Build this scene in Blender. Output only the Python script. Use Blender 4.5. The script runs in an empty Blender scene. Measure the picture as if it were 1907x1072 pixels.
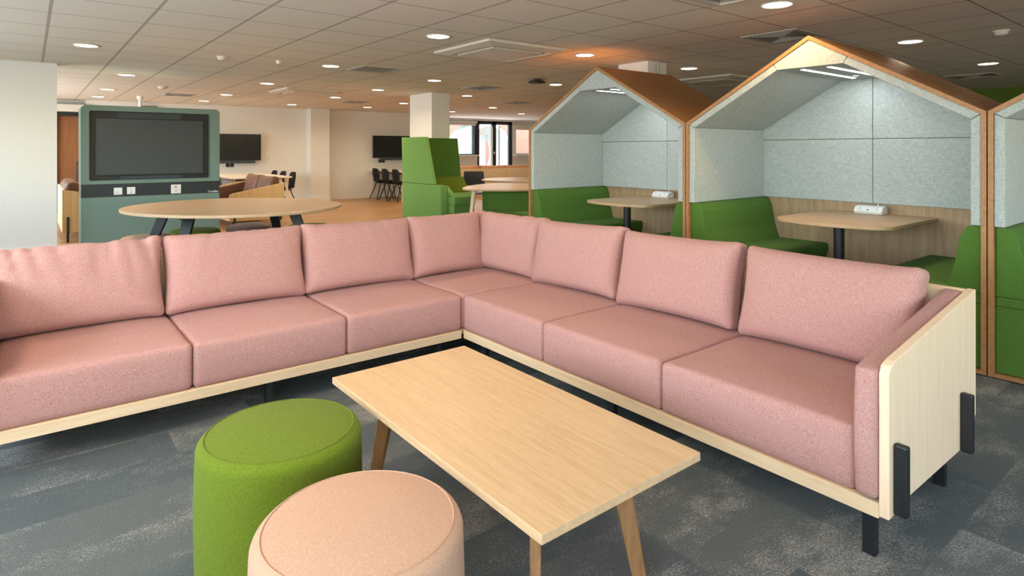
import bpy, bmesh, math, random
from mathutils import Vector, Matrix, noise
random.seed(7)
scene = bpy.context.scene
COL = scene.collection
PI = math.pi
CEIL = 2.294

# ------------------------------------------------------------------ materials
def new_mat(name):
    m = bpy.data.materials.new(name); m.use_nodes = True
    nt = m.node_tree; nt.nodes.clear()
    out = nt.nodes.new('ShaderNodeOutputMaterial'); b = nt.nodes.new('ShaderNodeBsdfPrincipled')
    nt.links.new(b.outputs[0], out.inputs[0])
    return m, nt, b, out

def setp(b, col=None, rough=.6, metal=0., spec=.5, sheen=0.):
    if col is not None: b.inputs['Base Color'].default_value = (*col, 1)
    b.inputs['Roughness'].default_value = rough
    b.inputs['Metallic'].default_value = metal
    b.inputs['Specular IOR Level'].default_value = spec
    b.inputs['Sheen Weight'].default_value = sheen

def plain(name, col, rough=.6, metal=0., spec=.4, bump=0., bscale=60):
    m, nt, b, out = new_mat(name); setp(b, col, rough, metal, spec)
    tc = nt.nodes.new('ShaderNodeTexCoord'); n = nt.nodes.new('ShaderNodeTexNoise')
    n.inputs['Scale'].default_value = bscale; n.inputs['Detail'].default_value = 3
    nt.links.new(tc.outputs['Object'], n.inputs['Vector'])
    mx = nt.nodes.new('ShaderNodeMix'); mx.data_type = 'RGBA'
    mx.inputs['A'].default_value = (*[c*.94 for c in col], 1); mx.inputs['B'].default_value = (*[min(1, c*1.05) for c in col], 1)
    nt.links.new(n.outputs['Fac'], mx.inputs['Factor']); nt.links.new(mx.outputs['Result'], b.inputs['Base Color'])
    if bump:
        bp = nt.nodes.new('ShaderNodeBump'); bp.inputs['Strength'].default_value = bump; bp.inputs['Distance'].default_value = .002
        nt.links.new(n.outputs['Fac'], bp.inputs['Height']); nt.links.new(bp.outputs[0], b.inputs['Normal'])
    return m

def emit(name, col, s):
    m = bpy.data.materials.new(name); m.use_nodes = True; nt = m.node_tree; nt.nodes.clear()
    out = nt.nodes.new('ShaderNodeOutputMaterial'); e = nt.nodes.new('ShaderNodeEmission')
    e.inputs[0].default_value = (*col, 1); e.inputs[1].default_value = s
    nt.links.new(e.outputs[0], out.inputs[0]); return m

def fabric(name, c1, c2, scale=260, stretch=(1, 1, 1), contrast=(.38, .62), bump=.35, sheen=.15, big=.0, rough=.9):
    """heathered woven cloth: two yarn colours mixed by fine noise, plus a fine bump"""
    m, nt, b, out = new_mat(name); setp(b, c1, rough, 0, .2, sheen)
    b.inputs['Sheen Roughness'].default_value = .6
    tc = nt.nodes.new('ShaderNodeTexCoord'); mp = nt.nodes.new('ShaderNodeMapping')
    mp.inputs['Scale'].default_value = stretch
    nt.links.new(tc.outputs['Object'], mp.inputs['Vector'])
    n = nt.nodes.new('ShaderNodeTexNoise'); n.inputs['Scale'].default_value = scale; n.inputs['Detail'].default_value = 3; n.inputs['Roughness'].default_value = .7
    nt.links.new(mp.outputs[0], n.inputs['Vector'])
    cr = nt.nodes.new('ShaderNodeValToRGB'); cr.color_ramp.elements[0].position = contrast[0]; cr.color_ramp.elements[1].position = contrast[1]
    cr.color_ramp.elements[0].color = (*c1, 1); cr.color_ramp.elements[1].color = (*c2, 1)
    nt.links.new(n.outputs['Fac'], cr.inputs[0])
    last = cr.outputs[0]
    if big:
        n2 = nt.nodes.new('ShaderNodeTexNoise'); n2.inputs['Scale'].default_value = 9; n2.inputs['Detail'].default_value = 4
        nt.links.new(mp.outputs[0], n2.inputs['Vector'])
        mx = nt.nodes.new('ShaderNodeMix'); mx.data_type = 'RGBA'; mx.blend_type = 'MULTIPLY'; mx.inputs['Factor'].default_value = big
        nt.links.new(last, mx.inputs['A']); nt.links.new(n2.outputs['Fac'], mx.inputs['B']); last = mx.outputs['Result']
    nt.links.new(last, b.inputs['Base Color'])
    bp = nt.nodes.new('ShaderNodeBump'); bp.inputs['Strength'].default_value = bump; bp.inputs['Distance'].default_value = .0015
    nt.links.new(n.outputs['Fac'], bp.inputs['Height']); nt.links.new(bp.outputs[0], b.inputs['Normal'])
    return m

def felt_weave(name, c1, c2, axes, scale=150):
    """coarse two-way weave with long vertical and horizontal slubs"""
    m, nt, b, out = new_mat(name); setp(b, c1, .95, 0, .15, .1)
    tc = nt.nodes.new('ShaderNodeTexCoord'); facs = []
    for st in axes:
        mp = nt.nodes.new('ShaderNodeMapping'); mp.inputs['Scale'].default_value = st
        nt.links.new(tc.outputs['Object'], mp.inputs['Vector'])
        n = nt.nodes.new('ShaderNodeTexNoise'); n.inputs['Scale'].default_value = scale; n.inputs['Detail'].default_value = 2
        nt.links.new(mp.outputs[0], n.inputs['Vector']); facs.append(n.outputs['Fac'])
    ad = nt.nodes.new('ShaderNodeMath'); ad.operation = 'ADD'
    nt.links.new(facs[0], ad.inputs[0]); nt.links.new(facs[1], ad.inputs[1])
    mr = nt.nodes.new('ShaderNodeMapRange'); mr.inputs['From Min'].default_value = .72; mr.inputs['From Max'].default_value = 1.28
    nt.links.new(ad.outputs[0], mr.inputs['Value'])
    mx = nt.nodes.new('ShaderNodeMix'); mx.data_type = 'RGBA'
    mx.inputs['A'].default_value = (*c1, 1); mx.inputs['B'].default_value = (*c2, 1)
    nt.links.new(mr.outputs[0], mx.inputs['Factor']); nt.links.new(mx.outputs['Result'], b.inputs['Base Color'])
    bp = nt.nodes.new('ShaderNodeBump'); bp.inputs['Strength'].default_value = .3; bp.inputs['Distance'].default_value = .0015
    nt.links.new(mr.outputs[0], bp.inputs['Height']); nt.links.new(bp.outputs[0], b.inputs['Normal'])
    return m

def wood(name, c1, c2, grain=(1, 1, 1), scale=7, rough=.45, fine=.35, band=.0):
    """grain: mapping scale, small along the grain"""
    m, nt, b, out = new_mat(name); setp(b, c1, rough, 0, .4)
    tc = nt.nodes.new('ShaderNodeTexCoord'); mp = nt.nodes.new('ShaderNodeMapping'); mp.inputs['Scale'].default_value = grain
    nt.links.new(tc.outputs['Object'], mp.inputs['Vector'])
    n = nt.nodes.new('ShaderNodeTexNoise'); n.inputs['Scale'].default_value = scale; n.inputs['Detail'].default_value = 6
    n.inputs['Roughness'].default_value = .55; n.inputs['Distortion'].default_value = .6
    nt.links.new(mp.outputs[0], n.inputs['Vector'])
    n2 = nt.nodes.new('ShaderNodeTexNoise'); n2.inputs['Scale'].default_value = scale*7; n2.inputs['Detail'].default_value = 4; n2.inputs['Roughness'].default_value = .7
    nt.links.new(mp.outputs[0], n2.inputs['Vector'])
    mul = nt.nodes.new('ShaderNodeMix'); mul.data_type = 'FLOAT'; mul.inputs['Factor'].default_value = fine
    nt.links.new(n.outputs['Fac'], mul.inputs['A']); nt.links.new(n2.outputs['Fac'], mul.inputs['B'])
    cr = nt.nodes.new('ShaderNodeValToRGB'); e = cr.color_ramp.elements
    e[0].position = .36; e[0].color = (*c2, 1); e[1].position = .6; e[1].color = (*c1, 1)
    nt.links.new(mul.outputs['Result'], cr.inputs[0]); nt.links.new(cr.outputs[0], b.inputs['Base Color'])
    bp = nt.nodes.new('ShaderNodeBump'); bp.inputs['Strength'].default_value = .08; bp.inputs['Distance'].default_value = .001
    nt.links.new(n2.outputs['Fac'], bp.inputs['Height']); nt.links.new(bp.outputs[0], b.inputs['Normal'])
    return m

M = {}
M['pink'] = fabric('pink_cloth', (.35, .105, .098), (.62, .41, .36), 480, contrast=(.36, .64), bump=.25, sheen=.05)
M['green'] = fabric('green_felt', (.05, .125, .015), (.115, .225, .04), 330, contrast=(.3, .7), bump=.2, sheen=.03)
M['green_pouf'] = fabric('lime_felt', (.080, .120, .005), (.175, .235, .017), 300, contrast=(.3, .7), bump=.25, sheen=.03)
M['green_dark'] = fabric('moss_felt', (.05, .10, .01), (.09, .16, .02), 300, bump=.2, sheen=0)
M['green_screen'] = fabric('grass_felt', (.12, .25, .06), (.19, .35, .10), 300, bump=.2, sheen=0)
M['peach'] = fabric('peach_cloth', (.44, .235, .15), (.62, .40, .28), 450, contrast=(.34, .66), bump=.15, sheen=.05)
M['taupe'] = fabric('taupe_cloth', (.17, .10, .075), (.28, .19, .15), 260)
M['brown'] = plain('brown_leather', (.15, .068, .038), .5, 0, .4, .2, 30)
M['orange'] = plain('tan_leather', (.62, .30, .15), .55, 0, .4, .2, 25)
M['felt_yz'] = felt_weave('grey_weave', (.33, .38, .375), (.56, .60, .59), ((1, 1, .08), (.10, .10, 1)), 300)
M['sage'] = fabric('sage_cloth', (.14, .21, .185), (.24, .34, .30), 200, bump=.2, sheen=0)
M['pale_x'] = wood('pale_ash_long', (.86, .66, .43), (.76, .55, .33), (.5, 9, 9), 6, .5)
M['pale_y'] = wood('pale_ash_cross', (.86, .66, .43), (.76, .55, .33), (9, .5, 9), 6, .5)
M['pale_z'] = wood('pale_ash_upright', (.90, .69, .48), (.84, .61, .40), (9, 9, .35), 6, .5)
M['top'] = wood('table_oak', (.68, .46, .265), (.54, .34, .18), (9, .45, 9), 6, .42, .55)
M['leg_oak'] = wood('leg_oak', (.36, .185, .075), (.24, .115, .045), (8, 8, .8), 8, .5)
M['shell'] = wood('shell_oak', (.44, .22, .085), (.33, .155, .055), (.6, 8, 8), 5, .45)
M['shell_edge'] = M['shell']
M['oak_z'] = wood('greige_oak', (.50, .34, .20), (.37, .24, .135), (7, 7, .6), 4, .5)
M['oak_x'] = wood('desk_oak', (.56, .38, .22), (.43, .28, .15), (7, .6, 7), 4, .4)
M['round_oak'] = wood('round_table_oak', (.60, .42, .27), (.50, .34, .20), (.5, 6, 6), 4, .35)
M['sofa_strip'] = wood('bamboo_stripe', (.72, .50, .26), (.50, .32, .14), (22, 22, .15), 4, .5)
M['black'] = plain('black_metal', (.012, .013, .015), .45, 0, .5)
M['blackp'] = plain('black_plastic', (.025, .028, .03), .5)
M['panel'] = plain('charcoal_panel', (.025, .032, .037), .55)
M['screen'] = plain('dark_screen', (.040, .052, .062), .42, 0, .45)
M['flap'] = plain('grey_flap', (.055, .066, .072), .6)
M['bar'] = plain('soundbar_cloth', (.035, .050, .065), .5)
M['screen2'] = plain('black_screen', (.012, .014, .016), .3, 0, .5)
M['white'] = plain('white_plastic', (.85, .85, .86), .4)
M['offwhite'] = plain('cream_laminate', (.80, .74, .66), .4)
M['wall'] = plain('white_paint', (.78, .75, .71), .85, 0, .2, .1, 90)
M['wallc'] = plain('white_paint_cool', (.74, .73, .70), .85, 0, .2, .1, 90)
M['greenwall'] = plain('green_paint', (.10, .16, .02), .85)
M['trim'] = plain('trim_paint', (.82, .77, .70), .5)
M['rim'] = plain('white_rim', (.72, .66, .58), .5)
M['dark'] = plain('dark_void', (.01, .01, .011), .8)
M['orange_door'] = wood('door_veneer', (.24, .095, .03), (.19, .07, .022), (6, 6, .4), 4, .5)
M['brick'] = None
M['led'] = emit('led_white', (1, .97, .92), 9)
M['lamp'] = emit('lamp_warm', (1, .86, .64), 14)
M['red'] = plain('red_mark', (.75, .12, .12), .5)
M['steel'] = plain('white_pipe', (.85, .83, .80), .35)
M['alu'] = plain('grille_metal', (.50, .45, .38), .5)
M['ceil_unit'] = plain('cassette_plastic', (.66, .60, .52), .5)

def glass_mat():
    m = bpy.data.materials.new('window_glass'); m.use_nodes = True; nt = m.node_tree; nt.nodes.clear()
    out = nt.nodes.new('ShaderNodeOutputMaterial'); t = nt.nodes.new('ShaderNodeBsdfTransparent'); g = nt.nodes.new('ShaderNodeBsdfGlossy')
    g.inputs['Roughness'].default_value = .02; t.inputs[0].default_value = (.93, .97, .95, 1)
    mx = nt.nodes.new('ShaderNodeMixShader'); mx.inputs[0].default_value = .07
    nt.links.new(t.outputs[0], mx.inputs[1]); nt.links.new(g.outputs[0], mx.inputs[2]); nt.links.new(mx.outputs[0], out.inputs[0])
    return m
M['glass'] = glass_mat()

def brick_mat():
    m, nt, b, out = new_mat('red_brick'); setp(b, (.5, .2, .12), .9)
    tc = nt.nodes.new('ShaderNodeTexCoord'); mp = nt.nodes.new('ShaderNodeMapping'); mp.inputs['Rotation'].default_value = (PI/2, 0, 0)
    br = nt.nodes.new('ShaderNodeTexBrick'); br.inputs['Scale'].default_value = 4
    br.inputs['Color1'].default_value = (.55, .2, .13, 1); br.inputs['Color2'].default_value = (.45, .16, .1, 1); br.inputs['Mortar'].default_value = (.55, .45, .38, 1)
    nt.links.new(tc.outputs['Object'], mp.inputs[0]); nt.links.new(mp.outputs[0], br.inputs[0]); nt.links.new(br.outputs[0], b.inputs['Base Color'])
    return m
M['brick'] = brick_mat()

def carpet_mat():
    """loop carpet laid as random planks with worn, lighter patches"""
    m, nt, b, out = new_mat('grey_carpet'); setp(b, (.1, .11, .11), .97, 0, .1)
    N = nt.nodes.new; L = nt.links.new
    tc = N('ShaderNodeTexCoord')
    br = N('ShaderNodeTexBrick'); br.inputs['Scale'].default_value = 1; br.inputs['Brick Width'].default_value = 1.0
    br.inputs['Row Height'].default_value = .25; br.inputs['Mortar Size'].default_value = 0; br.offset = .37
    br.inputs['Color1'].default_value = (0, 0, 0, 1); br.inputs['Color2'].default_value = (1, 1, 1, 1)
    mpb = N('ShaderNodeMapping'); mpb.inputs['Rotation'].default_value = (0, 0, 0); mpb.inputs['Location'].default_value = (.13, .07, 0)
    L(tc.outputs['Object'], mpb.inputs[0]); L(mpb.outputs[0], br.inputs[0])
    sep = N('ShaderNodeSeparateColor'); L(br.outputs['Color'], sep.inputs[0])
    # patches: noise offset per plank
    vadd = N('ShaderNodeVectorMath'); vadd.operation = 'MULTIPLY_ADD'
    vadd.inputs[1].default_value = (37, 19, 11); L(br.outputs['Color'], vadd.inputs[0]); L(tc.outputs['Object'], vadd.inputs[2])
    mp1 = N('ShaderNodeMapping'); mp1.inputs['Scale'].default_value = (1, 1.5, 1); L(vadd.outputs[0], mp1.inputs[0])
    n1 = N('ShaderNodeTexNoise'); n1.inputs['Scale'].default_value = 2.0; n1.inputs['Detail'].default_value = 8; n1.inputs['Roughness'].default_value = .64
    L(mp1.outputs[0], n1.inputs['Vector'])
    mr1 = N('ShaderNodeMapRange'); mr1.inputs['From Min'].default_value = .54; mr1.inputs['From Max'].default_value = .70; pl = N('ShaderNodeMath'); pl.operation = 'MULTIPLY_ADD'; pl.inputs[1].default_value = .16; L(sep.outputs[0], pl.inputs[0]); L(n1.outputs['Fac'], pl.inputs[2]); L(pl.outputs[0], mr1.inputs['Value'])
    # fine loops
    mp2 = N('ShaderNodeMapping'); mp2.inputs['Rotation'].default_value = (0, 0, .75); mp2.inputs['Scale'].default_value = (1.7, 1, 1); L(tc.outputs['Object'], mp2.inputs[0])
    n2 = N('ShaderNodeTexVoronoi'); n2.inputs['Scale'].default_value = 165; n2.inputs['Randomness'].default_value = .55; L(mp2.outputs[0], n2.inputs['Vector'])
    n3 = N('ShaderNodeTexNoise'); n3.inputs['Scale'].default_value = 120; n3.inputs['Detail'].default_value = 2; L(tc.outputs['Object'], n3.inputs['Vector'])
    sp = N('ShaderNodeMath'); sp.operation = 'ADD'; L(n2.outputs['Distance'], sp.inputs[0]); L(n3.outputs['Fac'], sp.inputs[1])
    thr = N('ShaderNodeMath'); thr.operation = 'MULTIPLY_ADD'; thr.inputs[1].default_value = .46; thr.inputs[2].default_value = .46
    L(mr1.outputs[0], thr.inputs[0])
    # light loop amount = smoothstep(threshold - loops)
    sb = N('ShaderNodeMath'); sb.operation = 'SUBTRACT'; L(thr.outputs[0], sb.inputs[0]); L(sp.outputs[0], sb.inputs[1])
    mr2 = N('ShaderNodeMapRange'); mr2.inputs['From Min'].default_value = -.30; mr2.inputs['From Max'].default_value = .20; L(sb.outputs[0], mr2.inputs['Value'])
    base = N('ShaderNodeMix'); base.data_type = 'RGBA'; base.inputs['A'].default_value = (.085, .105, .112, 1); base.inputs['B'].default_value = (.135, .145, .140, 1)
    L(sep.outputs[0], base.inputs['Factor'])
    lite = N('ShaderNodeMix'); lite.data_type = 'RGBA'; lite.inputs['B'].default_value = (.36, .345, .32, 1)
    L(base.outputs['Result'], lite.inputs['A']); L(mr2.outputs[0], lite.inputs['Factor'])
    L(lite.outputs['Result'], b.inputs['Base Color'])
    bp = N('ShaderNodeBump'); bp.inputs['Strength'].default_value = .5; bp.inputs['Distance'].default_value = .003
    L(n2.outputs['Distance'], bp.inputs['Height']); L(bp.outputs[0], b.inputs['Normal'])
    return m
M['carpet'] = carpet_mat()

def floorboards():
    m, nt, b, out = new_mat('oak_floor'); setp(b, (.4, .24, .12), .38, 0, .5)
    N = nt.nodes.new; L = nt.links.new
    tc = N('ShaderNodeTexCoord'); br = N('ShaderNodeTexBrick'); br.inputs['Scale'].default_value = 1
    br.inputs['Brick Width'].default_value = 1.2; br.inputs['Row Height'].default_value = .18; br.inputs['Mortar Size'].default_value = .002
    br.inputs['Color1'].default_value = (.48, .28, .13, 1); br.inputs['Color2'].default_value = (.36, .20, .09, 1); br.inputs['Mortar'].default_value = (.15, .08, .04, 1)
    L(tc.outputs['Object'], br.inputs[0])
    mp = N('ShaderNodeMapping'); mp.inputs['Scale'].default_value = (.6, 9, 1); L(tc.outputs['Object'], mp.inputs[0])
    n = N('ShaderNodeTexNoise'); n.inputs['Scale'].default_value = 5; n.inputs['Detail'].default_value = 5; L(mp.outputs[0], n.inputs['Vector'])
    mx = N('ShaderNodeMix'); mx.data_type = 'RGBA'; mx.blend_type = 'OVERLAY'; mx.inputs['Factor'].default_value = .5
    L(br.outputs[0], mx.inputs['A']); L(n.outputs['Fac'], mx.inputs['B']); L(mx.outputs['Result'], b.inputs['Base Color'])
    return m
M['boards'] = floorboards()

def ceiling_mat():
    """1.2 x 0.6 m mineral tiles in a wide T-bar grid, thin bars across"""
    m, nt, b, out = new_mat('ceiling_tiles'); setp(b, (.5, .46, .4), .9, 0, .15)
    N = nt.nodes.new; L = nt.links.new
    tc = N('ShaderNodeTexCoord'); sp = N('ShaderNodeSeparateXYZ'); L(tc.outputs['Object'], sp.inputs[0])
    def line(sock, origin, pitch, half):
        a = N('ShaderNodeMath'); a.operation = 'SUBTRACT'; a.inputs[1].default_value = origin; L(sock, a.inputs[0])
        p = N('ShaderNodeMath'); p.operation = 'PINGPONG'; p.inputs[1].default_value = pitch/2; L(a.outputs[0], p.inputs[0])
        c = N('ShaderNodeMath'); c.operation = 'LESS_THAN'; c.inputs[1].default_value = half; L(p.outputs[0], c.inputs[0])
        return c.outputs[0]
    wide = line(sp.outputs[0], XO, .6015, .011)
    thin = line(sp.outputs[1], YO, .61, .0055)
    n = N('ShaderNodeTexNoise'); n.inputs['Scale'].default_value = 90; n.inputs['Detail'].default_value = 3; L(tc.outputs['Object'], n.inputs['Vector'])
    mt = N('ShaderNodeMix'); mt.data_type = 'RGBA'; mt.inputs['A'].default_value = (.73, .67, .58, 1); mt.inputs['B'].default_value = (.80, .74, .65, 1); L(n.outputs['Fac'], mt.inputs['Factor'])
    m1 = N('ShaderNodeMix'); m1.data_type = 'RGBA'; m1.inputs['B'].default_value = (.46, .40, .33, 1); L(mt.outputs['Result'], m1.inputs['A']); L(wide, m1.inputs['Factor'])  # white T-bars, wide and thin: their shadow is painted in as darker colour
    m2 = N('ShaderNodeMix'); m2.data_type = 'RGBA'; m2.inputs['B'].default_value = (.27, .23, .19, 1); L(m1.outputs['Result'], m2.inputs['A']); L(thin, m2.inputs['Factor'])
    L(m2.outputs['Result'], b.inputs['Base Color'])
    return m
XO, YO = .142*.6/.6, 0.0
# grid origins from the tile joints seen in the photograph
XO = .1175; YO = .075

# ------------------------------------------------------------------ geometry helpers
def obj(name, bm, m, parent=None, smooth=False, world=True, bevel=0, seg=2, angle=40):
    bm.normal_update()
    me = bpy.data.meshes.new(name); bm.to_mesh(me); bm.free()
    o = bpy.data.objects.new(name, me); COL.objects.link(o)
    if m is not None: me.materials.append(m)
    if parent is not None:
        o.parent = parent
        if world:
            p = parent; off = Vector()
            while p is not None: off += p.location; p = p.parent
            me.transform(Matrix.Translation(-off))
    if smooth:
        for f in me.polygons: f.use_smooth = True
    if bevel:
        bv = o.modifiers.new('bevel', 'BEVEL'); bv.width = bevel; bv.segments = seg; bv.limit_method = 'ANGLE'; bv.angle_limit = math.radians(35)
    return o

def tag(o, label=None, cat=None, group=None, kind=None):
    if label: o['label'] = label
    if cat: o['category'] = cat
    if group: o['group'] = group
    if kind: o['kind'] = kind
    return o

def thing(name, label, cat, loc=(0, 0, 0), rz=0, group=None):
    o = bpy.data.objects.new(name, None); COL.objects.link(o); o.location = loc; o.rotation_euler = (0, 0, rz)
    o.empty_display_size = .1
    return tag(o, label, cat, group)

def struct(name, bm, m, **k):
    return tag(obj(name, bm, m, **k), kind='structure')

def dup(root, loc, rz=None, label=None, group=None):
    def cp(o, par):
        c = o.copy(); COL.objects.link(c)
        if par is not None: c.parent = par
        for ch in list(o.children): cp(ch, c)
        return c
    r = cp(root, None); r.location = loc
    if rz is not None: r.rotation_euler = (0, 0, rz)
    if label: r['label'] = label
    if group: r['group'] = group
    return r

def B(): return bmesh.new()

def box(bm, x0, x1, y0, y1, z0, z1):
    v = [bm.verts.new(p) for p in ((x0, y0, z0), (x1, y0, z0), (x1, y1, z0), (x0, y1, z0), (x0, y0, z1), (x1, y0, z1), (x1, y1, z1), (x0, y1, z1))]
    for f in ((0, 3, 2, 1), (4, 5, 6, 7), (0, 1, 5, 4), (1, 2, 6, 5), (2, 3, 7, 6), (3, 0, 4, 7)): bm.faces.new([v[i] for i in f])
    return bm

def bx(*a): return box(B(), *a)

def prism(bm, pts, axis, a, b):
    """extrude a 2-D polygon (list of 2-tuples in the other two axes, cyclic order) along an axis"""
    def P(p, t):
        if axis == 'x': return (t, p[0], p[1])
        if axis == 'y': return (p[0], t, p[1])
        return (p[0], p[1], t)
    lo = [bm.verts.new(P(p, a)) for p in pts]; hi = [bm.verts.new(P(p, b)) for p in pts]
    n = len(pts)
    f1 = bm.faces.new(lo); f2 = bm.faces.new(hi[::-1])
    for i in range(n):
        bm.faces.new((lo[i], hi[i], hi[(i+1) % n], lo[(i+1) % n]))
    bmesh.ops.recalc_face_normals(bm, faces=bm.faces)
    return bm

def cyl(bm, p0, p1, r0, r1=None, n=20, caps=True):
    r1 = r0 if r1 is None else r1
    p0 = Vector(p0); p1 = Vector(p1); d = (p1-p0).normalized()
    q = d.to_track_quat('Z', 'Y'); a = []; c = []
    for i in range(n):
        t = 2*PI*i/n; u = q @ Vector((math.cos(t), math.sin(t), 0))
        a.append(bm.verts.new(p0+u*r0)); c.append(bm.verts.new(p1+u*r1))
    for i in range(n): bm.faces.new((a[i], a[(i+1) % n], c[(i+1) % n], c[i]))
    if caps: bm.faces.new(a[::-1]); bm.faces.new(c)
    return bm

def lathe(bm, prof, cx, cy, n=64):
    rings = []
    for r, z in prof:
        if r < 1e-6: rings.append([bm.verts.new((cx, cy, z))])
        else: rings.append([bm.verts.new((cx+r*math.cos(2*PI*i/n), cy+r*math.sin(2*PI*i/n), z)) for i in range(n)])
    for A, C in zip(rings, rings[1:]):
        for i in range(n):
            j = (i+1) % n
            if len(A) == 1 and len(C) > 1: bm.faces.new((A[0], C[i], C[j]))
            elif len(C) == 1 and len(A) > 1: bm.faces.new((A[i], A[j], C[0]))
            elif len(A) > 1: bm.faces.new((A[i], A[j], C[j], C[i]))
    bmesh.ops.recalc_face_normals(bm, faces=bm.faces)
    return bm

def bar(bm, p0, p1, w0, t0, w1=None, t1=None, side=(1, 0, 0)):
    """tapered rectangular bar between two points"""
    w1 = w0 if w1 is None else w1; t1 = t0 if t1 is None else t1
    p0 = Vector(p0); p1 = Vector(p1); d = (p1-p0).normalized(); s = Vector(side); s = (s-d*s.dot(d)).normalized(); t = d.cross(s)
    a = [bm.verts.new(p0+s*w0/2*i+t*t0/2*j) for i, j in ((-1, -1), (1, -1), (1, 1), (-1, 1))]
    c = [bm.verts.new(p1+s*w1/2*i+t*t1/2*j) for i, j in ((-1, -1), (1, -1), (1, 1), (-1, 1))]
    for i in range(4): bm.faces.new((a[i], a[(i+1) % 4], c[(i+1) % 4], c[i]))
    bm.faces.new(a[::-1]); bm.faces.new(c)
    bmesh.ops.recalc_face_normals(bm, faces=bm.faces)
    return bm

def tube(bm, pts, r, n=8):
    for a, c in zip(pts, pts[1:]): cyl(bm, a, c, r, r, n)
    return bm

def grid_cube(nx, ny, nz):
    """closed cube surface on [-1,1]^3, points packed towards the edges; returns bmesh"""
    def sp(n): return [math.copysign(1-(1-abs(t))**1.7, t) for t in [(-1+2*i/n) for i in range(n+1)]]
    X, Y, Z = sp(nx), sp(ny), sp(nz); bm = B(); V = {}
    def v(i, j, k):
        if (i, j, k) not in V: V[(i, j, k)] = bm.verts.new((X[i], Y[j], Z[k]))
        return V[(i, j, k)]
    for i in range(nx):
        for j in range(ny):
            bm.faces.new((v(i, j, 0), v(i, j+1, 0), v(i+1, j+1, 0), v(i+1, j, 0)))
            bm.faces.new((v(i, j, nz), v(i+1, j, nz), v(i+1, j+1, nz), v(i, j+1, nz)))
    for i in range(nx):
        for k in range(nz):
            bm.faces.new((v(i, 0, k), v(i+1, 0, k), v(i+1, 0, k+1), v(i, 0, k+1)))
            bm.faces.new((v(i, ny, k), v(i, ny, k+1), v(i+1, ny, k+1), v(i+1, ny, k)))
    for j in range(ny):
        for k in range(nz):
            bm.faces.new((v(0, j, k), v(0, j, k+1), v(0, j+1, k+1), v(0, j+1, k)))
            bm.faces.new((v(nx, j, k), v(nx, j+1, k), v(nx, j+1, k+1), v(nx, j, k+1)))
    return bm

def rounded(p, h, r):
    q = Vector((p.x*h[0], p.y*h[1], p.z*h[2]))
    i = Vector([max(-(h[k]-r), min(h[k]-r, q[k])) for k in range(3)])
    d = q-i
    if d.length < 1e-9: return q
    # only the shell is rounded
    return i+d.normalized()*r if max(abs(p.x), abs(p.y), abs(p.z)) > .9999 else q

def back_cushion(w, h, t, seed, wr=1.0, pinch=1.0):
    """loose back cushion: local x width, y thickness (front = -y), z height from 0"""
    bm = grid_cube(56, 12, 34); H = (w/2, t/2, h/2); r = .040
    for v in bm.verts:
        p = v.co.copy(); q = rounded(p, H, r)
        u, s = q.x/H[0], q.z/H[2]
        edge = (1-min(1, abs(u))**4)*(1-min(1, abs(s))**4)
        # plump faces, thinner at the rim
        k = .42+.68*max(0, edge)**.6
        q.y *= k
        # sides pull in between the corners, the top line dips
        q.x -= math.copysign(1, q.x)*.020*(1-s*s)*abs(u)**5
        q.z += math.copysign(.010, q.z)*abs(u)**10*abs(s)**6
        q.z += .010*(1-u*u)*(1 if s < 0 else -.6)*abs(s)**5
        # wrinkles
        n1 = noise.noise(Vector((q.x*11+q.z*1.6*(noise.noise(Vector((q.x*2, seed, 0)))+.3)*4+seed*3.1, q.z*1.3, seed)))
        ridge = (1-abs(n1)*2.4); ridge = max(0, ridge)**3
        m = max(0, s*.9+.25)*(1-abs(u)**8)
        q.y += math.copysign(1, q.y)*(-.0055*ridge*m*wr)
        q.z += -.0035*ridge*max(0, s)**6*wr
        q.y += .010*noise.noise(Vector((q.x*3.2, q.z*3.5, seed*7.7)))*edge
        # radial puckers at the side seams
        pk = noise.noise(Vector((q.z*22+q.x*5, seed*5.3, 1)))
        q.y += math.copysign(1, q.y)*.009*pk*abs(u)**4*max(0, 1-abs(u)**24)*wr
        v.co = q+Vector((0, 0, h/2))
    return bm

def seat_cushion(x0, x1, y0, y1, z0, z1, seed, crown=.014, r=.024):
    bm = grid_cube(34, 34, 12); H = ((x1-x0)/2, (y1-y0)/2, (z1-z0)/2); c = Vector(((x0+x1)/2, (y0+y1)/2, (z0+z1)/2))
    for v in bm.verts:
        p = v.co.copy(); q = rounded(p, H, r)
        e = max(0, (1-p.x**4)*(1-p.y**4))
        if p.z > 0: q.z += crown*e*p.z
        b = 1-p.z*p.z
        q.x += math.copysign(.004, q.x)*b*(abs(p.x) > .9)*(1-p.y**4); q.y += math.copysign(.004, q.y)*b*(abs(p.y) > .9)*(1-p.x**4)
        q.z += .005*noise.noise(Vector((q.x*4, q.y*4, seed*2.7)))*(p.z > 0)
        pk = noise.noise(Vector(((q.x+q.y)*16, (q.x-q.y)*16, seed)))
        q.z += .003*pk*(p.z > 0)*max(abs(p.x), abs(p.y))**8
        v.co = q+c
    return bm

# ------------------------------------------------------------------ camera
cam_d = bpy.data.cameras.new('camera'); cam = bpy.data.objects.new('camera', cam_d); COL.objects.link(cam)
cam_d.sensor_width = 36; cam_d.sensor_fit = 'HORIZONTAL'; cam_d.lens = 36*1133.8/1907
cam_d.shift_y = -(536-277.25)/1907; cam_d.clip_start = .05; cam_d.clip_end = 200
cam.location = (0, 0, 1.30); cam.rotation_euler = (PI/2, 0, -math.radians(38.41))
scene.camera = cam

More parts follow.
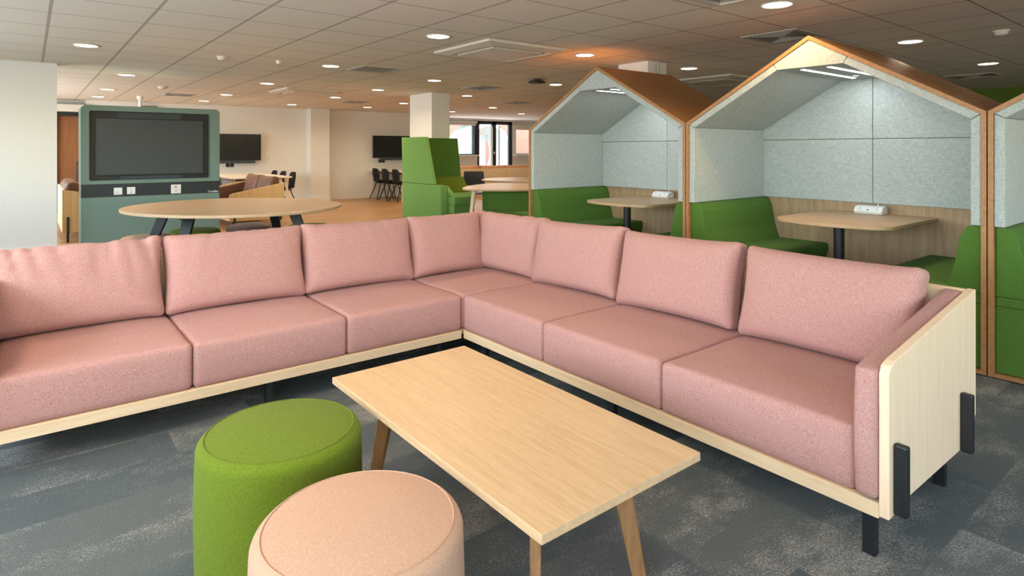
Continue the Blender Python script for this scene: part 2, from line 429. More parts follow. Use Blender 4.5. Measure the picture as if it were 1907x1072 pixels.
# ------------------------------------------------------------------ room
XW, YW = -1.9, -3.2          # left wall and the wall behind the camera
M['ceil'] = ceiling_mat()
struct('floor', bx(XW-.2, 16, YW-.2, 8.6, -.1, 0), M['carpet'])
struct('floor', bx(XW-.2, 16, 8.6, 16.8, -.1, 0), M['boards'])
struct('ceiling', bx(XW-.2, 16, YW-.2, 16.8, CEIL, CEIL+.1), M['ceil'])

def wall_with_openings(name, axis, pos, thick, a0, a1, openings, m):
    """axis 'x': wall in the plane x=pos running along y; openings: (from, to, z0, z1)"""
    bm = B()
    def add(p, q, z0, z1):
        if q-p < 1e-4 or z1-z0 < 1e-4: return
        if axis == 'x': box(bm, pos, pos+thick, p, q, z0, z1)
        else: box(bm, p, q, pos, pos+thick, z0, z1)
    cur = a0
    for o in sorted(openings):
        add(cur, o[0], 0, CEIL); add(o[0], o[1], 0, o[2]); add(o[0], o[1], o[3], CEIL); cur = o[1]
    add(cur, a1, 0, CEIL)
    return struct(name, bm, m)

def window(n, axis, pos, p, q, z0, z1, mull, frame_m, depth=.06, w=.05):
    r = tag(bpy.data.objects.new('window_%d' % n, None), kind='structure'); COL.objects.link(r)
    r.location = (pos, (p+q)/2, z0) if axis == 'x' else ((p+q)/2, pos, z0)
    bm = B()
    def add(a, c, e, f, d0, d1):
        if axis == 'x': box(bm, pos+d0, pos+d1, a, c, e, f)
        else: box(bm, a, c, pos+d0, pos+d1, e, f)
    add(p, q, z0, z0+w, 0, depth); add(p, q, z1-w, z1, 0, depth)
    for k in range(mull+1):
        c = p+(q-p)*k/mull; c = min(max(c, p+w/2), q-w/2); add(c-w/2, c+w/2, z0, z1, 0, depth)
    obj('window_frame', bm, frame_m, r)
    g = B()
    if axis == 'x': box(g, pos+depth*.45, pos+depth*.5, p, q, z0, z1)
    else: box(g, p, q, pos+depth*.45, pos+depth*.5, z0, z1)
    obj('window_pane', g, M['glass'], r)
    return r

# daylight side: a window band on the left and behind the camera
lw = [(-2.2, .6, .85, 2.1), (1.4, 4.2, .85, 2.1), (5.0, 7.8, .85, 2.1), (10.2, 14.2, .85, 2.1)]
wall_with_openings('wall_left', 'x', XW-.2, .2, YW-.2, 16.8, lw, M['wall'])
bw = [(-1.6, 1.2, .85, 2.1), (2.2, 5.2, .85, 2.1), (6.2, 9.2, .85, 2.1)]
wall_with_openings('wall_rear', 'y', YW-.2, .2, XW, 12.6, bw, M['wall'])
wi = 1
for o in lw: window(wi, 'x', XW-.14, *o, 3, M['black']); wi += 1
for o in bw: window(wi, 'y', YW-.14, *o, 3, M['black']); wi += 1

# white wall end on the left of the picture, with its skirting
struct('wall_near_left', bx(XW, .253, 8.85, 9.05, 0, CEIL), M['wallc'])
struct('baseboard_near_left', bx(XW, .256, 8.835, 8.8499, 0, .185), M['trim'], bevel=.003)
# back wall with its pilaster, in three lengths
struct('wall_back', wall_bm := bx(.9, 9.4, 15.1, 15.3, 0, CEIL), M['wall'])
struct('trim_1', bx(5.42, 5.90, 14.80, 15.0999, 0, CEIL), M['wall'])
bmk = B(); box(bmk, .9, 5.42, 15.085, 15.0999, 0, .11); box(bmk, 5.90, 9.4, 15.085, 15.0999, 0, .11); box(bmk, 5.405, 5.915, 14.785, 14.7999, 0, .11)
struct('baseboard_back', bmk, M['trim'], bevel=.003)
# left bay of the back wall: door recess
bmk = B(); box(bmk, XW, .40, 15.3, 15.45, 0, CEIL); box(bmk, .40, .9, 15.3, 15.45, 1.99, CEIL)
struct('wall_back_left', bmk, M['wall'])
struct('trim_2', bx(-.6, .95, 15.0, 15.2999, 2.05, 2.19), M['rim'])
bmk = B(); box(bmk, .36, .43, 15.24, 15.2999, 0, 2.05); box(bmk, .43, .899, 15.24, 15.2999, 1.965, 2.05)
struct('trim_3', bmk, M['black'])
d = tag(bpy.data.objects.new('door_1', None), kind='structure'); COL.objects.link(d); d.location = (.65, 15.35, 0)
obj('door_leaf', bx(.401, .899, 15.32, 15.36, 0.005, 1.985), M['orange_door'], d)
bmk = tube(B(), [(.76, 15.32, 1.03), (.76, 15.24, 1.03), (.76, 15.24, .56), (.76, 15.32, .56)], .014)
obj('door_handle', bmk, M['black'], d)
# return and the window wall beyond the far column
struct('wall_far_return', bx(9.2, 9.4, 15.3, 16.6, 0, CEIL), M['wall'])
fo = [(9.9, 11.55, 1.11, 2.12), (11.69, 13.17, 0, 2.25), (13.32, 15.3, 1.11, 2.12)]
wall_with_openings('wall_far', 'y', 16.6, .2, 9.4, 16, fo, M['wall'])
window(wi, 'y', 16.62, *fo[0], 1, M['black'], w=.03); wi += 1
window(wi, 'y', 16.62, *fo[2], 1, M['trim'], w=.04)
struct('trim_4', bx(11.55, 11.69, 16.56, 16.6, 1.11, 2.25), M['black'])
bmk = B(); box(bmk, 9.5, 11.66, 16.44, 16.6, 1.07, 1.11); box(bmk, 13.2, 15.6, 16.44, 16.6, 1.07, 1.11)
struct('trim_5', bmk, M['white'])
struct('trim_6', bx(9.4, 16, 16.45, 16.6, 2.24, CEIL-.001), M['wall'])
d = tag(bpy.data.objects.new('door_2', None), kind='structure'); COL.objects.link(d); d.location = (12.4, 16.65, 0)
bmk = B()
for a, c in ((11.69, 11.77), (12.31, 12.47), (13.03, 13.17)): box(bmk, a, c, 16.60, 16.68, 0, 2.25)
box(bmk, 11.69, 13.17, 16.60, 16.68, 2.13, 2.25); box(bmk, 11.69, 13.17, 16.60, 16.68, 0, .08)
obj('door_frame', bmk, M['black'], d)
obj('door_pane', bx(11.77, 12.31, 16.635, 16.645, .08, 2.13), M['glass'], d)
obj('door_pane', bx(12.47, 13.03, 16.635, 16.645, .08, 2.13), M['glass'], d)
obj('door_handle', cyl(B(), (12.27, 16.55, .35), (12.27, 16.55, 2.05), .022), M['trim'], d)
obj('door_handle', cyl(B(), (12.56, 16.55, .35), (12.56, 16.55, 2.05), .022), M['trim'], d)
obj('door_lock', bx(12.37, 12.41, 16.585, 16.6, 1.12, 1.2), M['trim'], d)
for x0, x1, zb, lb in ((9.9, 11.62, 2.07, 'short roller blind drawn up over the window left of the glass doors'), (13.25, 15.4, 1.97, 'roller blind half lowered over the window right of the glass doors')):
    r = thing('roller_blind', lb, 'blind', (x0, 16.5, zb))
    obj('blind_roll', cyl(B(), (x0, 16.515, 2.19), (x1, 16.515, 2.19), .035), M['rim'], r, smooth=False)
    obj('blind_cloth', bx(x0+.02, x1-.02, 16.545, 16.55, zb, 2.19), M['rim'], r)
# right side: green wall far beyond the pods
struct('wall_right', bx(12.4, 12.6, YW, 9.0, 0, CEIL), M['greenwall'])
struct('wall_right_far', bx(15.8, 16, 9.0, 16.6, 0, CEIL), M['wall'])
struct('wall_right_return', bx(12.6, 16, 8.8, 9.0, 0, CEIL), M['wall'])

# structural columns
for lb, a in (('square white column rising behind the green high-backed booth', (5.53, 5.90, 9.24, 10.02)), ('square white column just behind the roof of the far pod', (5.47, 5.80, 4.43, 4.87))):
    c = struct('wall_column', bx(*a, 0, CEIL), M['wall']); c['label'] = lb
r = thing('service_pipe', 'thin steel pipe with a clamp running up the column behind the far pod', 'pipe', (5.62, 4.40, 1.0))
obj('pipe_run', cyl(B(), (5.62, 4.405, 0), (5.62, 4.405, CEIL), .012), M['alu'], r); obj('pipe_clamp', cyl(B(), (5.62, 4.405, 2.19), (5.62, 4.405, 2.215), .022), M['alu'], r)

# ------------------------------------------------------------------ outside the far windows
tag(obj('paving', bx(6, 30, 16.9, 40, -.12, -.02), plain('paving', (.55, .52, .48), .9)), 'pale paving outside the far windows', 'paving', kind='structure')
br = thing('brick_building', 'red brick building seen through the far glass doors', 'building', (17, 26, 0))
obj('wall', bx(15.5, 34, 26, 27, 0, 3.2), M['brick'], br)
obj('window', bx(19.2, 19.8, 25.97, 26, .9, 2.5), M['screen2'], br)
sg = tag(obj('notice_board', bx(22.3, 23.2, 25.9, 25.95, 1.9, 2.15), plain('yellow_sign', (.8, .6, .06), .6)), 'small yellow sign on the brick building outside', 'sign')
cn = thing('entrance_canopy', 'teal green canopy roof over the outdoor area', 'canopy', (16, 21, 3))
obj('roof', bx(11, 26, 19.5, 24, 2.9, 3.0), plain('teal_metal', (.06, .22, .19), .6), cn)
for k in range(7): obj('beam', bx(11, 26, 19.7+k*.65, 19.78+k*.65, 2.75, 2.9), plain('teal_beam', (.25, .42, .40), .6), cn)
for px_ in (11.5, 25.5): obj('post', bx(px_, px_+.15, 23.5, 23.65, 0, 2.75), M['black'], cn)
rg = thing('ring_shelter', 'big white ring-shaped shelter standing outside the left far window', 'shelter', (14.0, 20.0, 0))
bmk = B()
seg = 48; R0, R1 = 1.05, 1.15
vs = []
for i in range(seg):
    t = 2*PI*i/seg
    vs.append([bmk.verts.new((14.3+r_*math.cos(t), y_, 1.15+r_*math.sin(t))) for r_, y_ in ((R0, 19.5), (R1, 19.5), (R1, 20.9), (R0, 20.9))])
for i in range(seg):
    a, c = vs[i], vs[(i+1) % seg]
    for k in range(4): bmk.faces.new((a[k], a[(k+1) % 4], c[(k+1) % 4], c[k]))
bmesh.ops.recalc_face_normals(bmk, faces=bmk.faces)
obj('ring', bmk, M['offwhite'], rg)
obj('back_panel', bx(13.5, 15.1, 20.85, 20.9, .5, 1.9), M['white'], rg)

# ------------------------------------------------------------------ ceiling equipment
downs = [
 (.425, 7.105, 'large round downlight nearest the white wall end at upper left'),
 (1.022, 9.593, 'round downlight in front of the media wall, above its left half'),
 (1.025, 12.115, 'middle round downlight of the three near the timber door'),
 (1.024, 13.902, 'furthest round downlight of the three near the timber door'),
 (2.821, 4.604, 'round downlight over the inner corner of the pink sofa'),
 (2.826, 7.053, 'round downlight between the oval table and the square slatted vent'),
 (2.825, 9.525, 'round downlight right of the media wall, left of the far cassette unit'),
 (4.6, 7.611, 'round downlight just before the white column behind the green booth'),
 (4.588, 9.408, 'round downlight left of the white column, above the right wall screen'),
 (2.827, 11.964, 'round downlight above the left wall screen'),
 (2.824, 13.786, 'round downlight closest to the back wall, beyond the media wall top'),
 (4.616, 11.283, 'round downlight just right of the far cassette unit'),
 (4.607, 13.728, 'round downlight under the front edge of the far cassette unit near the back wall'),
 (6.306, 13.499, 'round downlight by the back wall, right of the pilaster'),
 (6.372, 11.819, 'round downlight touching the left side of the white column'),
 (4.598, 4.562, 'round downlight glowing amber above the far pod roof'),
 (6.351, 6.925, 'round downlight left of the far pod roof slope'),
 (6.399, 9.417, 'round downlight just right of the white column'),
 (8.702, 11.719, 'round downlight over the round tables, before the glass doors'),
 (8.782, 13.657, 'small round downlight beside the column, over the far window'),
 (10.873, 13.287, 'small round downlight furthest away, above the far glass doors'),
 (6.368, 4.523, 'round downlight in the gap between the two pod roofs'),
 (4.028, 2.148, 'round downlight at the top edge, right over the near pod gable'),
 (6.381, 2.123, 'round downlight behind the near pod roof'),
 (8.733, 2.108, 'round downlight far right, before the green wall')]
proto = thing('recessed_downlight', downs[0][2], 'light', (0, 0, CEIL))
bmk = lathe(B(), [(.092, -.001), (.108, -.001), (.111, -.006), (.108, -.010), (.096, -.008), (.092, -.001)], 0, 0, 40)
obj('trim_ring', bmk, M['rim'], proto, smooth=True, world=False)
bmk = lathe(B(), [(0, -.006), (.092, -.006), (.092, -.002), (0, -.002)], 0, 0, 40)
obj('diffuser', bmk, M['lamp'], proto, world=False)
DOWN_W = 11.0
extra = [(1.02, 2.12), (2.83, 2.12), (-.8, 2.12), (-.8, 4.56)]
for k, e in enumerate(extra): downs.append((*e, None))
for i, (x, y, lb) in enumerate(downs):
    if i == 0: proto.location = (x, y, CEIL)
    elif lb: dup(proto, (x, y, CEIL), label=lb)
    else: dup(proto, (x, y, CEIL), label='recessed downlight above or behind the photographer', group='downlights outside the picture')
    ld = bpy.data.lights.new('downlight_lamp', 'AREA'); ld.shape = 'DISK'; ld.size = .17; ld.energy = DOWN_W; ld.color = (1, .76, .49); ld.spread = math.radians(150)
    if i in (15, 22): ld.color = (1, .60, .22); ld.energy = 8      # the two amber lamps over the pod roofs
    lo = bpy.data.objects.new('downlight_lamp', ld); COL.objects.link(lo); lo.location = (x, y, CEIL-.015)

def cassette(x0, y0, s, lb):
    r = thing('air_conditioner', lb, 'air conditioner', (x0+s/2, y0+s/2, CEIL))
    c = (x0+s/2, y0+s/2); h = s/2; z = CEIL
    bm = B()
    def ring(r0, z0, r1, z1):
        a = [bm.verts.new((c[0]+sx*r0, c[1]+sy*r0, z0)) for sx, sy in ((-1, -1), (1, -1), (1, 1), (-1, 1))]
        b2 = [bm.verts.new((c[0]+sx*r1, c[1]+sy*r1, z1)) for sx, sy in ((-1, -1), (1, -1), (1, 1), (-1, 1))]
        for i in range(4): bm.faces.new((a[i], a[(i+1) % 4], b2[(i+1) % 4], b2[i]))
    ring(h, z-.0005, h, z-.022); ring(h, z-.022, h-.10, z-.045); ring(h-.10, z-.045, h-.10, z-.02)
    bmesh.ops.recalc_face_normals(bm, faces=bm.faces)
    obj('surround', bm, M['ceil_unit'], r)
    obj('air_slot', bx(c[0]-h+.10, c[0]+h-.10, c[1]-h+.10, c[1]+h-.10, z-.012, z-.001), M['dark'], r)
    k = h-.16
    for sx, sy in ((-1, 0), (1, 0), (0, -1), (0, 1)):
        if sx: b3 = bar(B(), (c[0]+sx*(k+.03), c[1]-k, z-.032), (c[0]+sx*(k+.03), c[1]+k, z-.032), .045, .006)
        else: b3 = bar(B(), (c[0]-k, c[1]+sy*(k+.03), z-.032), (c[0]+k, c[1]+sy*(k+.03), z-.032), .006, .045)
        obj('louvre', b3, M['ceil_unit'], r)
    obj('intake_panel', bx(c[0]-k+.01, c[0]+k-.01, c[1]-k+.01, c[1]+k-.01, z-.048, z-.013), M['ceil_unit'], r, bevel=.006)
    return r
cassette(3.235, 4.41, .95, 'large square ceiling cassette unit between the sofa corner and the far pod')
cassette(3.24, 9.9, .95, 'square ceiling cassette unit far off, between the two wall screens')
cassette(7.25, 4.5, .95, 'square ceiling cassette unit glimpsed between the two pod roofs')
cassette(2.73, 1.45, .95, 'square ceiling cassette unit cut by the top edge of the picture')

def vent(x0, y0, s, lb):
    r = thing('ceiling_vent', lb, 'vent', (x0+s/2, y0+s/2, CEIL)); z = CEIL
    bm = B(); w = .035
    box(bm, x0, x0+s, y0, y0+w, z-.008, z-.0005); box(bm, x0, x0+s, y0+s-w, y0+s, z-.008, z-.0005)
    box(bm, x0, x0+w, y0+w, y0+s-w, z-.008, z-.0005); box(bm, x0+s-w, x0+s, y0+w, y0+s-w, z-.008, z-.0005)
    obj('vent_frame', bm, M['alu'], r)
    obj('vent_backing', bx(x0+w, x0+s-w, y0+w, y0+s-w, z-.003, z-.0005), M['dark'], r)
    n = 8; q = s/2
    for i in range(n):                         # slats turn through a right angle at the diagonals
        t = (i+.7)/n*(q-w)
        for k in (0, 1):
            c = x0+s/2; e = y0+s/2
            if k == 0: b3 = bar(B(), (c-t, e-t, z-.009), (c+t, e-t, z-.009), .011, .002, side=(0, 1, .15)); b4 = bar(B(), (c-t, e+t, z-.009), (c+t, e+t, z-.009), .011, .002, side=(0, 1, .15))
            else: b3 = bar(B(), (c-t, e-t, z-.009), (c-t, e+t, z-.009), .011, .002, side=(1, 0, .15)); b4 = bar(B(), (c+t, e-t, z-.009), (c+t, e+t, z-.009), .011, .002, side=(1, 0, .15))
            obj('slat', b3, M['alu'], r); obj('slat', b4, M['alu'], r)
    return r
vent(4.94, 2.47, .5, 'square slatted ceiling vent beside the near pod gable')
vent(3.11, 6.74, .53, 'square slatted ceiling vent behind the sofa corner downlights')
vent(5.50, 7.75, .53, 'square slatted ceiling vent right of the white column')
vent(9.75, 2.3, .55, 'square slatted ceiling vent high on the right before the green wall')
vent(5.15, 11.9, .5, 'dark slatted ceiling vent furthest back, near the right wall screen')
vent(7.9, 9.9, .55, 'slatted ceiling vent over the two timber table tops')
vent(1.9, 12.3, .5, 'slatted ceiling vent above the media wall')

for x, y, rr, lb in ((1.621, 7.065, .055, 'white smoke detector nearest the large left downlight'), (1.665, 11.052, .075, 'white round detector with a grille above the media wall'), (2.203, 7.01, .035, 'tiny white ceiling sensor between two detectors and the slatted vent'), (6.402, 1.454, .06, 'white smoke detector at the upper right edge')):
    r = thing('smoke_detector', lb, 'detector', (x, y, CEIL))
    obj('detector_base', lathe(B(), [(0, CEIL-.0005), (rr, CEIL-.0005), (rr, CEIL-.012), (0, CEIL-.012)], x, y, 28), M['rim'], r)
    obj('detector_head', lathe(B(), [(rr*.8, CEIL-.012), (rr*.75, CEIL-.03), (rr*.5, CEIL-.042), (0, CEIL-.042)], x, y, 28), M['rim'], r, smooth=True)
r = thing('ceiling_access_point', 'small black dome fitting on the ceiling left of the far pod gable', 'sensor', (5.654, 6.56, CEIL))
obj('mount', cyl(B(), (5.654, 6.56, CEIL-.0005), (5.654, 6.56, CEIL-.03), .05), M['black'], r)
obj('housing', lathe(B(), [(.05, CEIL-.03), (.10, CEIL-.03), (.13, CEIL-.05), (.12, CEIL-.058), (0, CEIL-.058)], 5.654, 6.56, 24), M['blackp'], r, smooth=True)
r = thing('drop_pole', 'white pole dropping from the ceiling behind the media wall', 'pole', (1.637, 13.34, 0))
obj('pole_flange', lathe(B(), [(0, CEIL-.0005), (.055, CEIL-.0005), (.055, CEIL-.05), (.03, CEIL-.07), (0, CEIL-.07)], 1.637, 13.34, 24), M['steel'], r)
obj('pole_shaft', cyl(B(), (1.637, 13.34, 0), (1.637, 13.34, CEIL-.07), .03), M['steel'], r)
r = thing('exit_light', 'small dark framed fitting on the back wall just above the media wall', 'light fitting', (2.0, 15.07, 2.15))
obj('fitting_body', bx(1.86, 2.16, 15.03, 15.0995, 2.12, 2.22), M['taupe'], r)

# ------------------------------------------------------------------ L-shaped sofa
sofa = thing('corner_sofa', 'L-shaped pink upholstered corner sofa on a pale wood frame with black legs', 'sofa', (2.9, 3.95, 0))
pw = M['pale_x']; py = M['pale_y']; pz = M['pale_z']
RX, LY = 2.10, 3.134
obj('rail', bx(RX, RX+.03, .787, LY-.004, .133, .182), py, sofa, bevel=.002)
obj('rail', bx(-.19, RX-.012, LY, LY+.03, .133, .182), pw, sofa, bevel=.002)
obj('deck', bx(RX+.03, 2.945, .787, 3.95, .150, .180), py, sofa)
obj('deck', bx(-.19, RX+.028, LY+.03, 3.95, .150, .180), pw, sofa)
obj('back_board', bx(2.947, 2.975, .787, 3.95, .14, .735), py, sofa, bevel=.003)
obj('back_board', bx(-.19, 2.975, 3.952, 3.98, .14, .735), pw, sofa, bevel=.003)
# shaped end panel on the right
def end_panel(y0, y1, name='end_panel'):
    pts = [(RX+.002, .137), (RX+.05, .137), (RX+.085, .160), (2.79, .150), (2.87, .152), (2.90, .19), (2.975, .735), (2.93, .735)]
    pts = [(RX, .140), (RX+.045, .140), (RX+.075, .158), (2.83, .150), (2.90, .168), (2.975, .24), (2.975, .738), (RX+.05, .628), (RX+.018, .618), (RX, .592)]
    return prism(B(), pts, 'y', y0, y1)
obj('end_panel', end_panel(.757, .787), pz, sofa, bevel=.004, seg=3)
def arm_pad(y0, y1):
    H = (y1-y0)/2
    bm = grid_cube(30, 10, 16)
    x0, x1 = RX-.012, 2.94
    for v in bm.verts:
        p = v.co.copy(); q = rounded(p, (.5, H, .5), .022)
        u = (q.x+.5); s = (q.z+.5)
        top = .600+.135*u; bot = .192
        x = x0+(x1-x0)*u; z = bot+(top-bot)*s
        y = q.y*(1+.10*(1-p.x**4)*(1-p.z**4))
        v.co = Vector((x-.012*(1-u)*(math.sin(s*PI)), y+(y0+y1)/2, z))
    return bm
obj('arm_pad', arm_pad(.789, .857), M['pink'], sofa, smooth=True)
# left end, outside the frame, closes the sofa
def swap(bm, y0):      # mirror the right end to face the other way (x<->y exchange)
    for v in bm.verts:
        x, y, z = v.co; v.co = Vector((y0+(y-.757)*1.0, LY+(x-RX), z))
    bmesh.ops.reverse_faces(bm, faces=bm.faces); return bm
obj('end_panel', swap(end_panel(.757, .787), -.222), pz, sofa, bevel=.004, seg=3)
obj('arm_pad', swap(arm_pad(.789, .857), -.222), M['pink'], sofa, smooth=True)
# seat cushions
sc = [(RX+.004, 2.90, .861, 1.640), (RX+.004, 2.90, 1.643, 2.404), (RX+.004, 2.90, 2.407, 3.146), (RX+.001, 2.94, 3.149, 3.94),
      (1.355, RX-.002, LY+.006, 3.94), (.600, 1.351, LY+.006, 3.94), (-.118, .596, LY+.006, 3.94)]
for i, (a, b_, c, e) in enumerate(sc):
    obj('seat_cushion', seat_cushion(a, b_, c, e, .181, .392, i+1), M['pink'], sofa, smooth=True)
# black legs: bar up the outside of the panel, under it and down to the floor
def sofa_leg(x):
    bm = B(); box(bm, x, x+.028, .716, .756, .172, .372); box(bm, x, x+.028, .716, .85, .110, .1365) if False else None
    return bm
for x in (2.13, 2.775):
    bm = bx(x, x+.028, .716, .7565, .150, .372)
    obj('leg_bar', bm, M['black'], sofa, bevel=.006)
    bm = bx(x-.02, x+.008, .800, .840, 0, .133 if x < 2.2 else .150)
    obj('leg', bm, M['black'], sofa, bevel=.002)
for a in ((.934, .966, LY+.03, LY+.07), (1.93, 1.96, LY+.03, LY+.07), (-.17, -.14, LY+.03, LY+.07), (.934, .966, 3.8, 3.84), (1.93, 1.96, 3.8, 3.84), (-.05, -.02, 3.8, 3.84)):
    obj('leg', bx(*a, 0, .150), M['black'], sofa, bevel=.002)
for y in (1.93, 2.95, 3.6):
    obj('leg', bx(RX+.035, RX+.065, y, y+.04, 0, .150), M['black'], sofa, bevel=.002)
    obj('leg', bx(2.80, 2.83, y, y+.04, 0, .150), M['black'], sofa, bevel=.002)

# loose back cushions
def put_cushion(name, w, h, t, seed, x, y, z, facing, lean, roll, lb, m='pink', wr=1.0, cat='cushion', grp=None):
    """facing: rotation about z (0 = faces -y); lean back in radians; roll in the cushion plane"""
    bm = back_cushion(w, h, t, seed, wr)
    bmesh.ops.transform(bm, matrix=Matrix.Rotation(facing, 4, 'Z') @ Matrix.Rotation(-lean, 4, 'X') @ Matrix.Rotation(roll, 4, 'Y'), verts=bm.verts)
    o = obj(name, bm, M[m], smooth=True); o.location = (x, y, z)
    return tag(o, lb, cat, grp)
G = 'back cushions of the corner sofa'
SZ = .396
for w, cx, sd, rl, lb, wr in ((.80, .180, 11, -.01, 'pink back cushion at far left of the sofa, vertically creased', 3.2),
                          (.775, .958, 12, .0, 'pink back cushion second from the left, in front of the taupe pouf', .9),
                          (.775, 1.712, 13, .012, 'pink back cushion third from the left, before the oval table end', 1.1),
                          (.63, 2.392, 14, .0, 'narrower pink back cushion left of the sofa corner', .9)):
    put_cushion('back_cushion', w, .430, .20, sd, cx, 3.762, SZ, 0, .235, rl, lb, wr=wr, grp=G)
for w, cy, sd, rl, lb, wr in ((.785, 3.575, 15, .0, 'puckered pink back cushion right in the sofa corner', 3.2),
                          (.765, 2.815, 16, -.03, 'smooth pink back cushion right of the sofa corner', .25),
                          (.765, 2.05, 17, -.02, 'pink back cushion midway along the right arm of the sofa', .3),
                          (.775, 1.262, 18, .0, 'pink back cushion nearest the sloping wooden end panel', .5)):
    put_cushion('back_cushion', w, .430, .20, sd, 2.735, cy, SZ, -PI/2+(.09 if sd == 15 else 0), .235, rl, lb, wr=wr, grp=G)

# ------------------------------------------------------------------ coffee table
ct = thing('coffee_table', 'rectangular light oak coffee table with splayed wooden legs on the carpet', 'table', (1.22, 1.66, 0))
obj('tabletop', bx(.915, 1.527, 1.045, 2.270, .396, .420), M['top'], ct, bevel=.0015)
for sx, sy in ((-1, -1), (1, -1), (-1, 1), (1, 1)):
    t = Vector((1.221+sx*.157, 1.657+sy*.416, .396)); f = Vector((1.221+sx*.207, 1.657+sy*.474, 0))
    b_ = bar(B(), t, f, .062, .032, .040, .026, side=(sx*.65, sy*.76, 0))
    obj('leg', b_, M['leg_oak'], ct, bevel=.005)
obj('underframe', bx(1.09, 1.35, 1.28, 2.03, .380, .3955), M['black'], ct)

# ------------------------------------------------------------------ poufs
def pouf(name, cx, cy, r, h, m, lb, grp=None, top=None):
    p = thing(name, lb, 'pouf', (cx, cy, 0), group=grp)
    R = r-.004
    prof = [(0, .008), (R-.01, .008), (R, .03)]
    for k in range(6): prof.append((R+.004*math.sin(k/5*PI), .03+(h-.085)*k/5))
    for k in range(1, 7):
        a = k/7*PI/2*.9; prof.append((R-.036*(1-math.cos(a)), h-.052+.034*math.sin(a)))
    rr, zz = prof[-1]
    obj('body', lathe(B(), prof, cx, cy, 72), m, p, smooth=True)
    tp = [(rr, zz-.0005)]
    for k in range(1, 9):
        a = k/8; tp.append((rr*(1-a), zz-.0005+.020*(1-(1-a)**2.4)))
    tpo = obj('top', lathe(B(), tp, cx, cy, 72), top or m, p, smooth=True)
    bm = B(); n = 72; rings = []
    for i in range(n):
        t = 2*PI*i/n
        rings.append([bm.verts.new((cx+(rr+.0006+.0018*math.cos(s))*math.cos(t), cy+(rr+.0006+.0018*math.cos(s))*math.sin(t), zz+.0018*math.sin(s))) for s in (0, PI/3, 2*PI/3, PI, 4*PI/3, 5*PI/3)])
    for i in range(n):
        a, c = rings[i], rings[(i+1) % n]
        for k in range(6): bm.faces.new((a[k], a[(k+1) % 6], c[(k+1) % 6], c[k]))
    bmesh.ops.recalc_face_normals(bm, faces=bm.faces)
    obj('piping', bm, m, tpo, smooth=True)
    return p
pouf('pouf', .616, 1.933, .245, .452, M['green_pouf'], 'lime green felt pouf beside the coffee table')
pouf('pouf', .607, 1.338, .245, .452, M['peach'], 'peach pouf in the foreground beside the coffee table')

# ------------------------------------------------------------------ house-shaped booth pods
PX = 4.28; PD = 5.44; T = .026; FT = .050
EZ, AZ = 1.515, 2.097; HW = 1.014
def roof_z(y): return AZ-(AZ-EZ)*abs(y)/HW
pod = thing('booth_pod', 'far house-shaped booth pod with a pitched oak roof, left of the big one', 'booth', (PX, 0, 0))
def pb(name, bm, m, **k): return obj(name, bm, m, pod, world=True, **k)
fv = (AZ-EZ)/HW; cs = math.sqrt(1+fv*fv)
# shell: base board, sides, two roof slabs
pb('base_board', bx(PX, PD, -HW, HW, .008, .028), M['shell'])
for s in (-1, 1):
    a, b_ = (s*HW, s*(HW-T))
    pts = [(a, .0281), (a, EZ), (b_, EZ-T*cs+T*fv), (b_, .0281)]
    pb('side_wall', prism(B(), pts, 'x', PX, PD), M['shell'])
    pts = [(a, EZ+.0005), (0, AZ), (0, AZ-T*cs), (b_, EZ-T*cs+T*fv+.0005)]
    pb('roof_slab', prism(B(), pts, 'x', PX, PD), M['shell'])
pb('back_board', bx(PD-.02, PD-.001, -HW+T+.001, HW-T-.001, .029, .857), M['oak_z'])
pts = [(-HW+T+.001, .858), (HW-T-.001, .858), (HW-T-.001, EZ-T*cs), (0, AZ-T*cs-.004), (-HW+T+.001, EZ-T*cs)]
pb('rear_board', prism(B(), pts, 'x', PD-.02, PD-.001), M['shell'])
F = M['felt_yz']
# felt lining
yo = HW-T-.001; yi = yo-FT
zo = roof_z(yo)-T*cs; zi = zo-FT*.55      # lining corner at the eaves
g = .0015
hexz = 1.876; hy = .232
for s in (-1, 1):
    pts = [(s*yo, .858), (s*yo, zo-g), (s*yi, zi-g), (s*yi, .858)]
    pb('side_padding', prism(B(), pts, 'x', PX+.006, PD-.075), F, bevel=.006)
    # top point of the sloping pad where it meets the flat light panel
    yt = hy+.028; ztop = roof_z(yt)-T*cs-.001
    pts = [(s*yo, zo+g), (s*yt, ztop), (s*hy, hexz), (s*yi, zi+g)]
    pb('roof_padding', prism(B(), pts, 'x', PX+.006, PD-.075), F, bevel=.005)
pts = [(-hy+g, hexz+.0), (hy-g, hexz+.0), (yt-2*g, ztop+g), (0, AZ-T*cs-.003), (-yt+2*g, ztop+g)]
pb('ridge_padding', prism(B(), pts, 'x', PX+.006, PD-.075), F, bevel=.004)
# rear padding in four upholstered panels with seams
bxx = (PD-.073, PD-.021)
for s in (-1, 1):
    pb('back_padding', bx(*bxx, min(s*g, s*yo), max(s*g, s*yo), .858, 1.381), F, bevel=.007, seg=3)
    pts = [(s*g, 1.384), (s*yo, 1.384), (s*yo, zo), (s*yt, ztop-.004), (s*g, hexz+.05)]
    pb('back_padding', prism(B(), pts, 'x', *bxx), F, bevel=.007, seg=3)
